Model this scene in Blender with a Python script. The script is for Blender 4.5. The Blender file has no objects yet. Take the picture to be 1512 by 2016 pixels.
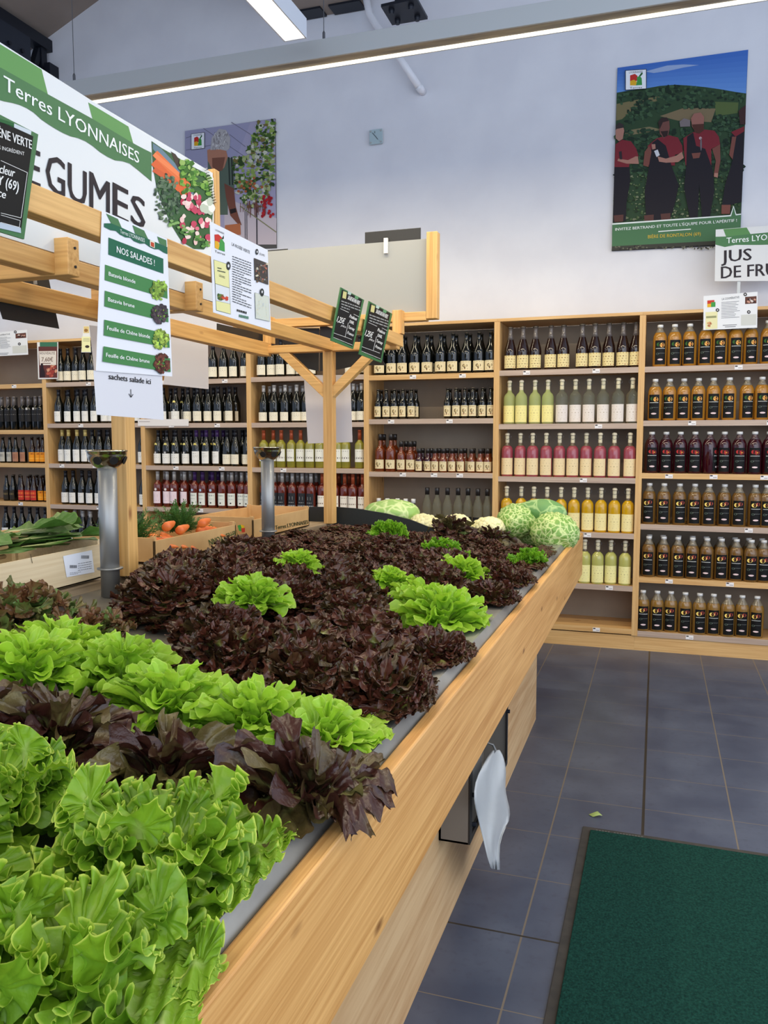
import bpy, math, random
import numpy as np
from math import sin, cos, pi, radians, atan, sqrt
from mathutils import Vector, Matrix
R = random.Random(7)
SC = bpy.context.scene
COL = SC.collection
# ------------------------------------------------------------------ camera
CAMF, PITCH, YAW = 1610.0, atan(143/1610), atan(539/1618)
cd = bpy.data.cameras.new('camera'); cam = bpy.data.objects.new('camera', cd); COL.objects.link(cam)
cd.sensor_fit = 'VERTICAL'; cd.sensor_height = 36; cd.lens = 36*CAMF/2016
cd.clip_start = .05; cd.clip_end = 60
cam.location = (0, 0, 1.5); cam.rotation_euler = (pi/2-PITCH, 0, YAW)
SC.camera = cam
# ------------------------------------------------------------------ light and exposure
SC.view_settings.view_transform = 'Standard'; SC.view_settings.look = 'None'
SC.view_settings.exposure = 0.0; SC.view_settings.gamma = 1; SC.view_settings.use_curve_mapping = False
W = bpy.data.worlds.new('world'); SC.world = W; W.use_nodes = True
W.node_tree.nodes['Background'].inputs[0].default_value = (.62, .75, 1.0, 1)
W.node_tree.nodes['Background'].inputs[1].default_value = .95
def area(loc, sx, sy, power, col, rot=(0, 0, 0), spread=pi):
    l = bpy.data.lights.new('light', 'AREA'); l.shape = 'RECTANGLE'; l.size = sx; l.size_y = sy
    l.energy = power; l.color = col; l.spread = spread
    o = bpy.data.objects.new('light', l); COL.objects.link(o); o.location = loc; o.rotation_euler = rot
    return o
WARM = (1.0, .87, .62)
# pendant lamp light (two in view, others further back), then a wall light
area((-.6, 3.53, 3.25), 4.6, .07, 58, WARM)
area((-1.60, 1.55, 3.25), .08, 3.4, 26, WARM)
area((-.6, -.6, 3.25), 5.5, .1, 55, WARM)
area((1.9, 2.2, 3.25), .1, 3.6, 26, WARM)
area((-4.4, 2.6, 3.25), .1, 4.2, 34, WARM)
area((-3.0, 5.05, 3.3), 6.4, .06, 48, WARM, (radians(14), 0, 0))  # wall light tilted towards the back wall, no fixture built here
# shop-front daylight behind and right of the camera; second area is added side fill
area((1.5, -4.5, 3.2), 7, 3.5, 190, (.72, .84, 1.0), (radians(98), 0, 0))

area((3.3, 1.2, 2.2), 3.0, 6.0, 105, (.94, .95, 1.0), (0, radians(82), 0))  # added fill from the right to brighten board and signs, no known window

# ------------------------------------------------------------------ helpers
def ray(x, y):
    a = (x-756)/CAMF; b = (1008-y)/CAMF
    fh = cos(PITCH)+b*sin(PITCH); up = -sin(PITCH)+b*cos(PITCH)
    return Vector((a*cos(YAW)-fh*sin(YAW), a*sin(YAW)+fh*cos(YAW), up))
def at(x, y, X=None, Y=None, Z=None):
    """where a line of sight meets the real plane X=, Y= or Z="""
    d = ray(x, y)
    t = X/d.x if X is not None else Y/d.y if Y is not None else (Z-1.5)/d.z
    return Vector((d.x*t, d.y*t, 1.5+d.z*t))
def lin(c):
    c = [v/255 for v in c]
    return tuple((v/12.92 if v <= .04045 else ((v+.055)/1.055)**2.4) for v in c)
MATS = {}
def mat(name, col=(200, 200, 200), rough=.5, metal=0, spec=.5, **kw):
    if name in MATS: return MATS[name]
    m = bpy.data.materials.new(name); m.use_nodes = True
    b = m.node_tree.nodes['Principled BSDF']
    b.inputs['Base Color'].default_value = lin(col)+(1,)
    b.inputs['Roughness'].default_value = rough; b.inputs['Metallic'].default_value = metal
    b.inputs['Specular IOR Level'].default_value = spec
    for k, v in kw.items(): b.inputs[k].default_value = v
    MATS[name] = m
    return m
def nodes(m): return m.node_tree.nodes, m.node_tree.links, m.node_tree.nodes['Principled BSDF']
def noise_mat(name, c1, c2, scale=5, rough=.5, metal=0, stretch=(1, 1, 1), detail=4, lo=.35, hi=.65, bump=0, bscale=None, spec=.5, **kw):
    m = mat(name, c1, rough, metal, spec, **kw); N, L, b = nodes(m)
    tc = N.new('ShaderNodeTexCoord'); mp = N.new('ShaderNodeMapping'); mp.inputs['Scale'].default_value = stretch
    no = N.new('ShaderNodeTexNoise'); no.inputs['Scale'].default_value = scale; no.inputs['Detail'].default_value = detail
    cr = N.new('ShaderNodeValToRGB'); cr.color_ramp.elements[0].position = lo; cr.color_ramp.elements[1].position = hi
    cr.color_ramp.elements[0].color = lin(c1)+(1,); cr.color_ramp.elements[1].color = lin(c2)+(1,)
    L.new(tc.outputs['Object'], mp.inputs[0]); L.new(mp.outputs[0], no.inputs[0]); L.new(no.outputs[0], cr.inputs[0]); L.new(cr.outputs[0], b.inputs['Base Color'])
    if bump:
        bp = N.new('ShaderNodeBump'); bp.inputs['Strength'].default_value = bump; bp.inputs['Distance'].default_value = .004
        n2 = no
        if bscale:
            n2 = N.new('ShaderNodeTexNoise'); n2.inputs['Scale'].default_value = bscale; L.new(mp.outputs[0], n2.inputs[0])
        L.new(n2.outputs[0], bp.inputs['Height']); L.new(bp.outputs[0], b.inputs['Normal'])
    return m
def wood(name, c1, c2, axis, knot=(120, 75, 35), rough=.45, fine=1.0, spec=.4):
    """pine: streaks along the axis, growth-ring bands and a few dark knots"""
    if name in MATS: return MATS[name]
    m = mat(name, c1, rough, 0, spec); N, L, b = nodes(m)
    tc = N.new('ShaderNodeTexCoord'); mp = N.new('ShaderNodeMapping')
    s = [14*fine]*3; s[axis] = .9; mp.inputs['Scale'].default_value = s
    no = N.new('ShaderNodeTexNoise'); no.inputs['Scale'].default_value = 1.5; no.inputs['Detail'].default_value = 5; no.inputs['Distortion'].default_value = .6
    L.new(tc.outputs['Object'], mp.inputs[0]); L.new(mp.outputs[0], no.inputs[0])
    m2 = N.new('ShaderNodeMapping'); s = [60*fine]*3; s[axis] = 1.6; m2.inputs['Scale'].default_value = s
    n2 = N.new('ShaderNodeTexNoise'); n2.inputs['Scale'].default_value = 2; n2.inputs['Detail'].default_value = 2
    L.new(tc.outputs['Object'], m2.inputs[0]); L.new(m2.outputs[0], n2.inputs[0])
    mx = N.new('ShaderNodeMix'); mx.data_type = 'FLOAT'; mx.inputs[0].default_value = .5
    L.new(no.outputs[0], mx.inputs[2]); L.new(n2.outputs[0], mx.inputs[3])
    cr = N.new('ShaderNodeValToRGB'); cr.color_ramp.elements[0].position = .36; cr.color_ramp.elements[1].position = .62
    cr.color_ramp.elements[0].color = lin(c2)+(1,); cr.color_ramp.elements[1].color = lin(c1)+(1,)
    L.new(mx.outputs[0], cr.inputs[0])
    m3 = N.new('ShaderNodeMapping'); s = [9]*3; s[axis] = 3.5; m3.inputs['Scale'].default_value = s
    vo = N.new('ShaderNodeTexVoronoi'); vo.inputs['Scale'].default_value = .8
    L.new(tc.outputs['Object'], m3.inputs[0]); L.new(m3.outputs[0], vo.inputs[0])
    c3 = N.new('ShaderNodeValToRGB'); c3.color_ramp.elements[0].position = .03; c3.color_ramp.elements[1].position = .09
    c3.color_ramp.elements[0].color = (1, 1, 1, 1); c3.color_ramp.elements[1].color = (0, 0, 0, 1)
    L.new(vo.outputs['Distance'], c3.inputs[0])
    m4 = N.new('ShaderNodeMix'); m4.data_type = 'RGBA'; m4.inputs[7].default_value = lin(knot)+(1,)
    L.new(c3.outputs[0], m4.inputs[0]); L.new(cr.outputs[0], m4.inputs[6]); L.new(m4.outputs[2], b.inputs['Base Color'])
    bp = N.new('ShaderNodeBump'); bp.inputs['Strength'].default_value = .15; bp.inputs['Distance'].default_value = .002
    L.new(n2.outputs[0], bp.inputs['Height']); L.new(bp.outputs[0], b.inputs['Normal'])
    return m
def vcol_mat(name, rough=.5, spec=.4, **kw):
    m = mat(name, (255, 255, 255), rough, 0, spec, **kw); N, L, b = nodes(m)
    a = N.new('ShaderNodeVertexColor'); a.layer_name = 'Col'; L.new(a.outputs[0], b.inputs['Base Color'])
    return m
PRINT = vcol_mat('print', .55, .18)
GLOSSPRINT = vcol_mat('gloss_print', .18)

class MB:
    """collects faces for ONE mesh, in world (or local) coordinates"""
    def __init__(s): s.v = []; s.f = []; s.mi = []; s.c = []; s.cm = 0; s.cc = (255, 255, 255)
    def face(s, pts, col=None):
        n = len(s.v); s.v.extend([tuple(p) for p in pts]); s.f.append(tuple(range(n, n+len(pts)))); s.mi.append(s.cm); s.c.append(col or s.cc)
    def add(s, vs, fs, col=None):
        n = len(s.v); s.v.extend([tuple(p) for p in vs])
        for f in fs: s.f.append(tuple(i+n for i in f)); s.mi.append(s.cm); s.c.append(col or s.cc)
    def box(s, x0, y0, z0, x1, y1, z1, M=None):
        vs = [Vector((x, y, z)) for z in (z0, z1) for y in (y0, y1) for x in (x0, x1)]
        if M: vs = [M @ v for v in vs]
        s.add(vs, [(0, 2, 3, 1), (4, 5, 7, 6), (0, 1, 5, 4), (2, 6, 7, 3), (0, 4, 6, 2), (1, 3, 7, 5)])
    def bar(s, p0, p1, w, h, up=(0, 0, 1)):
        p0 = Vector(p0); p1 = Vector(p1); d = (p1-p0).normalized(); a = d.cross(Vector(up)).normalized(); b = a.cross(d)
        vs = [p+a*i*w/2+b*j*h/2 for p in (p0, p1) for j in (-1, 1) for i in (-1, 1)]
        s.add(vs, [(0, 1, 3, 2), (4, 6, 7, 5), (0, 4, 5, 1), (2, 3, 7, 6), (0, 2, 6, 4), (1, 5, 7, 3)])
    def prism(s, pts, d):
        d = Vector(d); n = len(pts); a = [Vector(p) for p in pts]; b = [p+d for p in a]
        s.add(a+b, [tuple(range(n))[::-1], tuple(range(n, 2*n))]+[(i, (i+1) % n, (i+1) % n+n, i+n) for i in range(n)])
    def lathe(s, prof, n=20, c=(0, 0, 0), sx=1, sy=1, cap=True):
        vs = []; fs = []
        for r, z in prof:
            for k in range(n):
                a = 2*pi*k/n; vs.append((c[0]+r*cos(a)*sx, c[1]+r*sin(a)*sy, c[2]+z))
        for i in range(len(prof)-1):
            for k in range(n):
                a = i*n+k; b = i*n+(k+1) % n; fs.append((a, b, b+n, a+n))
        if cap:
            if prof[0][0] > 1e-4: fs.append(tuple(range(n))[::-1])
            if prof[-1][0] > 1e-4: m = (len(prof)-1)*n; fs.append(tuple(range(m, m+n)))
        s.add(vs, fs)
    def tube(s, pts, r, n=8, cap=True):
        pts = [Vector(p) for p in pts]; vs = []; fs = []; prev = None
        rr = r if isinstance(r, (list, tuple)) else [r]*len(pts)
        for i, p in enumerate(pts):
            t = (pts[min(i+1, len(pts)-1)]-pts[max(i-1, 0)]).normalized()
            if prev is None: a = t.orthogonal().normalized()
            else: a = (prev-t*prev.dot(t)).normalized()
            prev = a; b = t.cross(a)
            for k in range(n):
                th = 2*pi*k/n; vs.append(p+(a*cos(th)+b*sin(th))*rr[i])
        for i in range(len(pts)-1):
            for k in range(n):
                q = i*n+k; w = i*n+(k+1) % n; fs.append((q, w, w+n, q+n))
        if cap: fs += [tuple(range(n))[::-1], tuple(range((len(pts)-1)*n, len(pts)*n))]
        s.add(vs, fs)
    def build(s, name, m, parent=None, smooth=False, bevel=0, loc=None, vcol=False):
        o0 = Vector(loc) if loc is not None else (Vector(parent.get('_w', (0, 0, 0))) if parent is not None else Vector((0, 0, 0)))
        me = bpy.data.meshes.new(name)
        me.from_pydata([(v[0]-o0.x, v[1]-o0.y, v[2]-o0.z) for v in s.v], [], s.f)
        ms = m if isinstance(m, (list, tuple)) else [m]
        for q in ms: me.materials.append(q)
        me.polygons.foreach_set('material_index', s.mi)
        if smooth: me.polygons.foreach_set('use_smooth', [True]*len(s.f))
        if vcol or ms[0] in (PRINT, GLOSSPRINT):
            ca = me.color_attributes.new('Col', 'FLOAT_COLOR', 'CORNER'); arr = []
            cache = {}
            for f, c in zip(s.f, s.c):
                if c not in cache: cache[c] = lin(c)+(1,)
                arr.extend(cache[c]*len(f))
            ca.data.foreach_set('color', arr)
        me.update(); me.validate()
        o = bpy.data.objects.new(name, me); COL.objects.link(o)
        if parent is not None: o.parent = parent
        else: o.location = o0
        if parent is not None: o['_w'] = list(o0)
        if parent is None: o['_w'] = list(o0)
        if bevel:
            bv = o.modifiers.new('bevel', 'BEVEL'); bv.width = bevel; bv.segments = 2; bv.limit_method = 'ANGLE'; bv.angle_limit = radians(40)
        return o
def tag(o, label=None, cat=None, group=None, kind=None):
    if label:
        assert 4 <= len(label.split()) <= 16, label
        o['label'] = label
    if cat: o['category'] = cat
    if group: o['group'] = group
    if kind: o['kind'] = kind
    return o
def thing(name, label, cat, loc=(0, 0, 0), group=None):
    o = bpy.data.objects.new(name, None); COL.objects.link(o); o.location = loc; o['_w'] = list(loc); o.empty_display_size = .05
    return tag(o, label, cat, group)
def struct(o, label=None): o['kind'] = 'structure'; return o
ORD = ['first', 'second', 'third', 'fourth', 'fifth', 'sixth', 'seventh', 'eighth', 'ninth', 'tenth', 'eleventh', 'twelfth', 'thirteenth', 'fourteenth']

_tc = {}
def glyphs(txt, shear=0):
    """flat triangles of a line of text: verts, faces, width (cap height about .7)"""
    k = (txt, shear)
    if k in _tc: return _tc[k]
    cu = bpy.data.curves.new('t', 'FONT'); cu.body = txt; cu.size = 1; cu.shear = shear; cu.resolution_u = 2
    o = bpy.data.objects.new('t', cu); COL.objects.link(o)
    dg = bpy.context.evaluated_depsgraph_get(); me = bpy.data.meshes.new_from_object(o.evaluated_get(dg))
    vs = [(v.co.x, v.co.y) for v in me.vertices]; fs = [tuple(p.vertices) for p in me.polygons]
    bpy.data.objects.remove(o); bpy.data.curves.remove(cu); bpy.data.meshes.remove(me)
    x0 = min(v[0] for v in vs); x1 = max(v[0] for v in vs)
    _tc[k] = ([(v[0]-x0, v[1]) for v in vs], fs, x1-x0)
    return _tc[k]

class Print(MB):
    """flat print on a real vertical plane; coordinates are taken off an enlarged crop (x0,y0,scale)"""
    def __init__(s, zoom=(0, 0, 1), X=None, Y=None, n=(0, -1, 0), step=.0005):
        super().__init__(); s.z = zoom; s.X = X; s.Y = Y; s.n = Vector(n); s.k = step; s.lay = 1
    def w(s, p, lay=0):
        x0, y0, sc = s.z
        return at(x0+p[0]/sc, y0+p[1]/sc, X=s.X, Y=s.Y)+s.n*(s.k*lay)
    def poly(s, pts, col, lay=None):
        if lay is None: lay = s.lay
        s.q = getattr(s, 'q', 0)+1
        s.face([s.w(p, lay+s.q*.012) for p in pts], col)
    def rect(s, x0, y0, x1, y1, col, lay=None, dy=0):
        s.poly([(x0, y0), (x1, y0+dy), (x1, y1+dy), (x0, y1)], col, lay)
    def blob(s, cx, cy, rx, ry, col, lay=None, n=10, jit=0, rot=0):
        pts = []
        for k in range(n):
            a = 2*pi*k/n; q = 1+R.uniform(-jit, jit); u = rx*q*cos(a); v = ry*q*sin(a)
            pts.append((cx+u*cos(rot)-v*sin(rot), cy+u*sin(rot)+v*cos(rot)))
        s.poly(pts, col, lay)
    def stroke(s, pts, wd, col, lay=None):
        for (ax, ay), (bx, by) in zip(pts[:-1], pts[1:]):
            d = sqrt((bx-ax)**2+(by-ay)**2) or 1; nx = -(by-ay)/d*wd/2; ny = (bx-ax)/d*wd/2
            s.poly([(ax+nx, ay+ny), (bx+nx, by+ny), (bx-nx, by-ny), (ax-nx, ay-ny)], col, lay)
    def text(s, txt, p0, p1, top, col, lay=None, shear=0, bold=0):
        """baseline p0->p1 (crop coords), top = crop point above p0 at capital height"""
        if lay is None: lay = s.lay
        vs, fs, wd = glyphs(txt, shear)
        a = s.w(p0); b = s.w(p1); t = s.w(top)
        ux = (b-a)/wd; uy = (t-a)/.70
        lay += getattr(s, 'q', 0)*.012+.1
        offs = [0] if not bold else [-bold, 0, bold]
        for i, o in enumerate(offs):
            s.add([a+ux*(v[0]+o)+uy*v[1]+s.n*(s.k*(lay+.2*i)) for v in vs], fs, col)
    def lines(s, x0, y0, x1, y1, n, col, lay=None, dy=0, th=.35, gap=.2):
        """rows of small illegible print"""
        h = (y1-y0)/n
        for i in range(n):
            x = x0; yy = y0+i*h
            e = x1 if R.random() > .25 else x0+(x1-x0)*R.uniform(.3, .8)
            while x < e:
                l = R.uniform(.08, .22)*(x1-x0); q = min(x+l, e); f0 = (x-x0)/(x1-x0); f1 = (q-x0)/(x1-x0)
                s.poly([(x, yy+dy*f0), (q, yy+dy*f1), (q, yy+h*th+dy*f1), (x, yy+h*th+dy*f0)], col, lay); x = q+.03*(x1-x0)
def panel(name, label, cat, pts, th, base, pr, part='panel', group=None, edge=None, m=None, loc=None):
    """a flat board or sheet: thing > board, print"""
    c = sum((Vector(p) for p in pts), Vector())/len(pts) if loc is None else Vector(loc)
    t = thing(name, label, cat, c, group)
    b = MB(); b.prism(pts, -pr.n*th); b.build(part, m or mat('board_%d_%d_%d' % base, base, .5), t)
    if pr.f: pr.build('print', PRINT, t)
    return t
# ------------------------------------------------------------------ the room
PINE = ((218, 178, 120), (194, 148, 90))
WX = wood('pine_x', *PINE, 0); WY = wood('pine_y', *PINE, 1); WZ = wood('pine_z', *PINE, 2)
GREYED = wood('greyed_pine_x', (190, 168, 150), (168, 146, 130), 0)
WALLY = 6.42
def floor_mat():
    m = mat('floor_tile', (74, 80, 100), .38); N, L, b = nodes(m)
    g = N.new('ShaderNodeNewGeometry'); sp = N.new('ShaderNodeSeparateXYZ'); L.new(g.outputs['Position'], sp.inputs[0])
    def line(out, off, pitch, wd, period=None):
        a = N.new('ShaderNodeMath'); a.operation = 'SUBTRACT'; a.inputs[1].default_value = off; L.new(out, a.inputs[0])
        if pitch:
            p = N.new('ShaderNodeMath'); p.operation = 'PINGPONG'; p.inputs[1].default_value = pitch/2; L.new(a.outputs[0], p.inputs[0])
        else:
            p = N.new('ShaderNodeMath'); p.operation = 'ABSOLUTE'; L.new(a.outputs[0], p.inputs[0])
        c = N.new('ShaderNodeMath'); c.operation = 'LESS_THAN'; c.inputs[1].default_value = wd/2; L.new(p.outputs[0], c.inputs[0])
        return c.outputs[0]
    def mx(a, b_):
        q = N.new('ShaderNodeMath'); q.operation = 'MAXIMUM'; L.new(a, q.inputs[0]); L.new(b_, q.inputs[1]); return q.outputs[0]
    grout = mx(line(sp.outputs[0], -.012, .3365, .0058), line(sp.outputs[1], 2.367, .338, .0036))
    joint = mx(line(sp.outputs[0], -.012, 0, .011), line(sp.outputs[1], 2.367, 0, .008))
    def noi(sc, lo, hi, c1, c2, det=6):
        n = N.new('ShaderNodeTexNoise'); n.inputs['Scale'].default_value = sc; n.inputs['Detail'].default_value = det; L.new(g.outputs['Position'], n.inputs[0])
        r = N.new('ShaderNodeValToRGB'); r.color_ramp.elements[0].position = lo; r.color_ramp.elements[1].position = hi
        r.color_ramp.elements[0].color = c1; r.color_ramp.elements[1].color = c2; L.new(n.outputs[0], r.inputs[0]); return r.outputs[0]
    base = noi(3.5, .35, .7, lin((62, 70, 90))+(1,), lin((82, 90, 108))+(1,))
    mott = noi(38, .54, .72, (0, 0, 0, 1), (.55, .55, .55, 1))
    def mix(f, a, b_):
        q = N.new('ShaderNodeMix'); q.data_type = 'RGBA'; L.new(f, q.inputs[0])
        if hasattr(a, 'links'): L.new(a, q.inputs[6])
        if isinstance(b_, tuple): q.inputs[7].default_value = b_
        return q.outputs[2]
    c = mix(mott, base, lin((62, 66, 84))+(1,))
    c = mix(grout, c, lin((112, 103, 92))+(1,)); c = mix(joint, c, lin((42, 38, 34))+(1,))
    L.new(c, b.inputs['Base Color'])
    bp = N.new('ShaderNodeBump'); bp.invert = True; bp.inputs['Strength'].default_value = .5; bp.inputs['Distance'].default_value = .003
    L.new(grout, bp.inputs['Height']); L.new(bp.outputs[0], b.inputs['Normal'])
    return m
b = MB(); b.box(-8, -2, -.1, 3.5, WALLY, 0); struct(b.build('floor', floor_mat()))
wallm = noise_mat('wall_plaster', (226, 226, 230), (219, 219, 224), 3, .85, bump=.05, bscale=60)
rz = lambda x: 5.13+(x+5.372)*.418       # roof line on the gable
b = MB(); b.prism([(-8, WALLY, 0), (3.5, WALLY, 0), (3.5, WALLY, rz(1.2)-(2.3*.418)), (1.2, WALLY, rz(1.2)), (-8, WALLY, rz(-8))], (0, .2, 0))
struct(b.build('wall_back', wallm))
ceilm = noise_mat('ceiling_board', (150, 138, 128), (138, 127, 118), 2, .8)
b = MB(); b.prism([(-8, -2, rz(-8)), (1.2, -2, rz(1.2)), (1.2, -2, rz(1.2)+.12), (-8, -2, rz(-8)+.12)], (0, WALLY+2.2, 0))
b.prism([(1.2, -2, rz(1.2)), (3.5, -2, rz(1.2)-2.3*.418), (3.5, -2, rz(1.2)-2.3*.418+.12), (1.2, -2, rz(1.2)+.12)], (0, WALLY+2.2, 0))
struct(b.build('ceiling', ceilm))
steel = mat('black_steel', (26, 30, 40), .45, .3)
# glued timber roof beam with dark end strips, running to the gable
t = thing('roof_beam', 'beige boxed roof beam running to the back wall, right of the bright lamp', 'beam', (-2.56, 4.5, 4.905))
b = MB(); b.box(-2.82, 2.9, 4.905, -2.27, WALLY, 5.9); b.build('beam_casing', ceilm, t)
b = MB(); b.box(-2.81, 6.27, 4.89, -2.62, 6.41, 4.905); b.build('dark_strip', steel, t); b = MB(); b.box(-2.55, 6.27, 4.89, -2.29, 6.41, 4.905); b.build('dark_strip', steel, t)
t = thing('steel_bracket', 'black bolted steel plate under the roof beside the white pipe', 'bracket')
q = [at(750, 14, Z=4.55), at(820, -2, Z=4.55), at(842, 38, Z=4.55), at(772, 50, Z=4.55)]
t.location = q[0]; t['_w'] = list(q[0])
b = MB(); b.prism(q, (0, 0, .02)); b.build('plate', steel, t)
c0 = sum(q, Vector())/4
for u in q:
    b = MB(); p = c0+(u-c0)*.55; b.lathe([(.018, -.03), (.022, -.012), (.022, 0)], 8, p); b.build('bolt', steel, t)
b = MB(); b.box(c0.x-.06, c0.y-.04, 4.57, c0.x+.06, c0.y+.04, 6.2); b.build('hanger', steel, t)
# black steel truss, top left corner
t = thing('steel_truss', 'black steel girder with bolted plates under the sloping ceiling', 'girder', (-5.37, 5.2, 4.4))
TX = -5.37
b = MB(); b.box(TX-.06, 2.5, 5.0, TX+.06, WALLY-.002, 5.10); b.build('top_chord', steel, t)
b = MB(); b.box(TX-.06, 2.5, 4.40, TX+.06, WALLY-.002, 4.50); b.build('bottom_chord', steel, t)
for yy in (6.33, 5.55, 4.2, 3.2):
    b = MB(); b.box(TX-.04, yy-.035, 4.5, TX+.04, yy+.035, 5.0); b.build('upright', steel, t)
for y_, y2 in ((6.3, 6.13), (5.5, 4.25), (4.15, 3.25)):
    b = MB(); b.bar((TX, y_, 4.98), (TX, y2, 4.55), .05, .06, (1, 0, 0)); b.build('diagonal', steel, t)
b = MB(); b.box(TX+.045, 5.62, 4.42, TX+.065, 6.13, 5.0); b.build('gusset_plate', mat('gusset_steel', (44, 50, 62), .5, .3), t)
for i in range(3):
    for j in range(2):
        b = MB(); b.tube([(TX+.065, 5.72+.15*i, 4.7+.14*j), (TX+.085, 5.72+.15*i, 4.7+.14*j)], .018, 8); b.build('bolt', steel, t)
b = MB(); b.box(TX+.061, 6.3, 4.76, TX+.12, WALLY-.002, 4.86); b.build('wall_bracket', steel, t)
# ------------------------------------------------------------------ pendant lamps
alu = mat('aluminium', (182, 184, 182), .42, .35)
refl = noise_mat('brushed_reflector', (120, 120, 118), (170, 165, 150), 6, .3, .8, stretch=(.5, 4, 4))
em = mat('lamp_tube', (255, 255, 255)); nodes(em)[2].inputs['Emission Color'].default_value = (1, .9, .72, 1); nodes(em)[2].inputs['Emission Strength'].default_value = 2.6
em2 = mat('lamp_diffuser', (255, 255, 255)); nodes(em2)[2].inputs['Emission Color'].default_value = (1, .96, .84, 1); nodes(em2)[2].inputs['Emission Strength'].default_value = 1.9
pn = at(900, 71, Z=3.3); pf = at(900, 96, Z=3.3)
NY, FY = pn.y, pf.y
x0 = at(120, 215, Z=3.3).x
t = thing('pendant_lamp', 'long grey aluminium pendant lamp hanging across the room parallel to back wall', 'lamp', (-.8, NY, 3.3), 'linear pendant lamps')
b = MB(); b.box(x0, NY, 3.3, 1.6, NY+.012, 3.385); b.box(x0, FY-.006, 3.3, 1.6, FY, 3.385); b.box(x0, NY+.012, 3.375, 1.6, FY-.006, 3.384); b.box(x0, NY+.012, 3.3, x0+.006, FY-.006, 3.375); b.box(1.594, NY+.012, 3.3, 1.6, FY-.006, 3.375)
b.build('housing', alu, t, bevel=.001)
b = MB(); b.box(x0+.02, NY+.014, 3.304, 1.58, FY-.036, 3.307); b.build('reflector', refl, t)
b = MB(); b.box(x0+.02, FY-.034, 3.301, 1.58, FY-.008, 3.306); b.build('light_tube', em, t)
wire = mat('wire', (90, 90, 92), .4, .6)
for px, x_ in ((133, None), (630, None), (1200, None)):
    xx = at(px, 130, Y=NY).x
    b = MB(); b.tube([(xx, NY+.05, 3.385), (xx, NY+.05, rz(xx) if xx < -2 else 5.6)], .002, 5); b.lathe([(.007, 0), (.007, .05), (.002, .06)], 8, (xx, NY+.05, 3.385)); b.build('suspension_wire', wire, t)
ce = at(580, 78, Z=3.3); xl = at(560, 80, Z=3.3).x; xr = at(599, 73, Z=3.3).x
FE = ce.y
t = thing('pendant_lamp', 'bright white pendant lamp running towards viewer, its end near the back', 'lamp', (xl, FE-1, 3.3), 'linear pendant lamps')
b = MB(); b.box(xl-.006, -.2, 3.3, xl, FE, 3.385); b.box(xr, -.2, 3.3, xr+.006, FE, 3.385); b.box(xl, -.2, 3.378, xr, FE, 3.385); b.box(xl-.006, FE, 3.3, xr+.006, FE+.006, 3.385)
b.build('housing', mat('white_aluminium', (214, 220, 228), .35, .1), t)
b = MB(); b.box(xl, -.2, 3.306, xr, FE-.001, 3.312); b.build('diffuser', em2, t)
for yy in (.6, 2.6):
    b = MB(); b.tube([((xl+xr)/2, yy, 3.385), ((xl+xr)/2, yy, 5.9)], .002, 5); b.build('suspension_wire', wire, t)
# white pipe on the gable
p = [at(718, -20, Y=6.3), at(727, 28, Y=6.3), at(742, 52, Y=6.3), at(788, 116, Y=6.3), at(824, 170, Y=6.33)]
b = MB(); b.tube(p, .028, 12); b.tube([p[-1], (p[-1].x+.01, WALLY, p[-1].z-.01)], .03, 12)
tag(b.build('drain_pipe', mat('white_plastic', (232, 232, 236), .35), None, True, loc=p[2]), 'white bent plastic pipe high on the back wall above clock', 'pipe')
# small glass clock
t = thing('wall_clock', 'small square glass clock alone on the pale back wall', 'clock', (-2.196, WALLY-.02, 3.9))
b = MB(); b.box(-2.252, WALLY-.03, 3.847, -2.142, WALLY-.022, 3.96); b.build('glass_plate', mat('clock_glass', (176, 196, 200), .1), t, bevel=.002)
for dx in (-.043, .043):
    for dz in (-.043, .043):
        b = MB(); b.tube([(-2.197+dx, WALLY, 3.903+dz), (-2.197+dx, WALLY-.036, 3.903+dz)], .007, 8); b.build('standoff', alu, t)
b = MB(); b.bar((-2.197, WALLY-.033, 3.903), (-2.225, WALLY-.033, 3.935), .003, .004, (0, 1, 0)); b.bar((-2.197, WALLY-.033, 3.903), (-2.18, WALLY-.033, 3.88), .003, .004, (0, 1, 0)); b.bar((-2.205, WALLY-.033, 3.93), (-2.205, WALLY-.033, 3.945), .002, .004, (0, 1, 0)); b.build('hands', steel, t)
# ------------------------------------------------------------------ shelving bays
FR = 6.0; DEP = .38
PITCHX = 1.0125
UX = [-.118-PITCHX*k for k in range(6, -2, -1)]    # uprights: UX[0] left edge of the leftmost bay
UX = [-.118-PITCHX*(6-k) for k in range(8)]
BAY = ['leftmost bay', 'second bay from left', 'third bay from left', 'fourth bay from left', 'third bay from right', 'second bay from right', 'rightmost bay']
SHELF = ['top shelf', 'second shelf down', 'third shelf down', 'fourth shelf down', 'fifth shelf down', 'bottom shelf']
SZ = [[1.995, 1.585, 1.285, .935, .58, .16],
      [2.0, 1.64, 1.285, .92, .56, .16],
      [1.995, 1.635, 1.278, .925, .56, .16],
      [2.0, 1.634, 1.272, .925, .56, .16],
      [1.99, 1.655, 1.25, .84, .46, .16],
      [2.0, 1.612, 1.228, .835, .46, .15],
      [2.0, 1.63, 1.265, .906, .53, .142]]
GREYFRONT = {(1, 0), (1, 1), (1, 2), (1, 3), (2, 0), (2, 1), (2, 2), (2, 3), (3, 0), (3, 1), (3, 2), (3, 3), (4, 1), (4, 2), (5, 0), (5, 1), (5, 2), (5, 3), (5, 4), (6, 0), (6, 1), (6, 3), (6, 5)}
backm = noise_mat('shelf_back', (158, 142, 122), (146, 131, 112), 3, .7)
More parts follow.
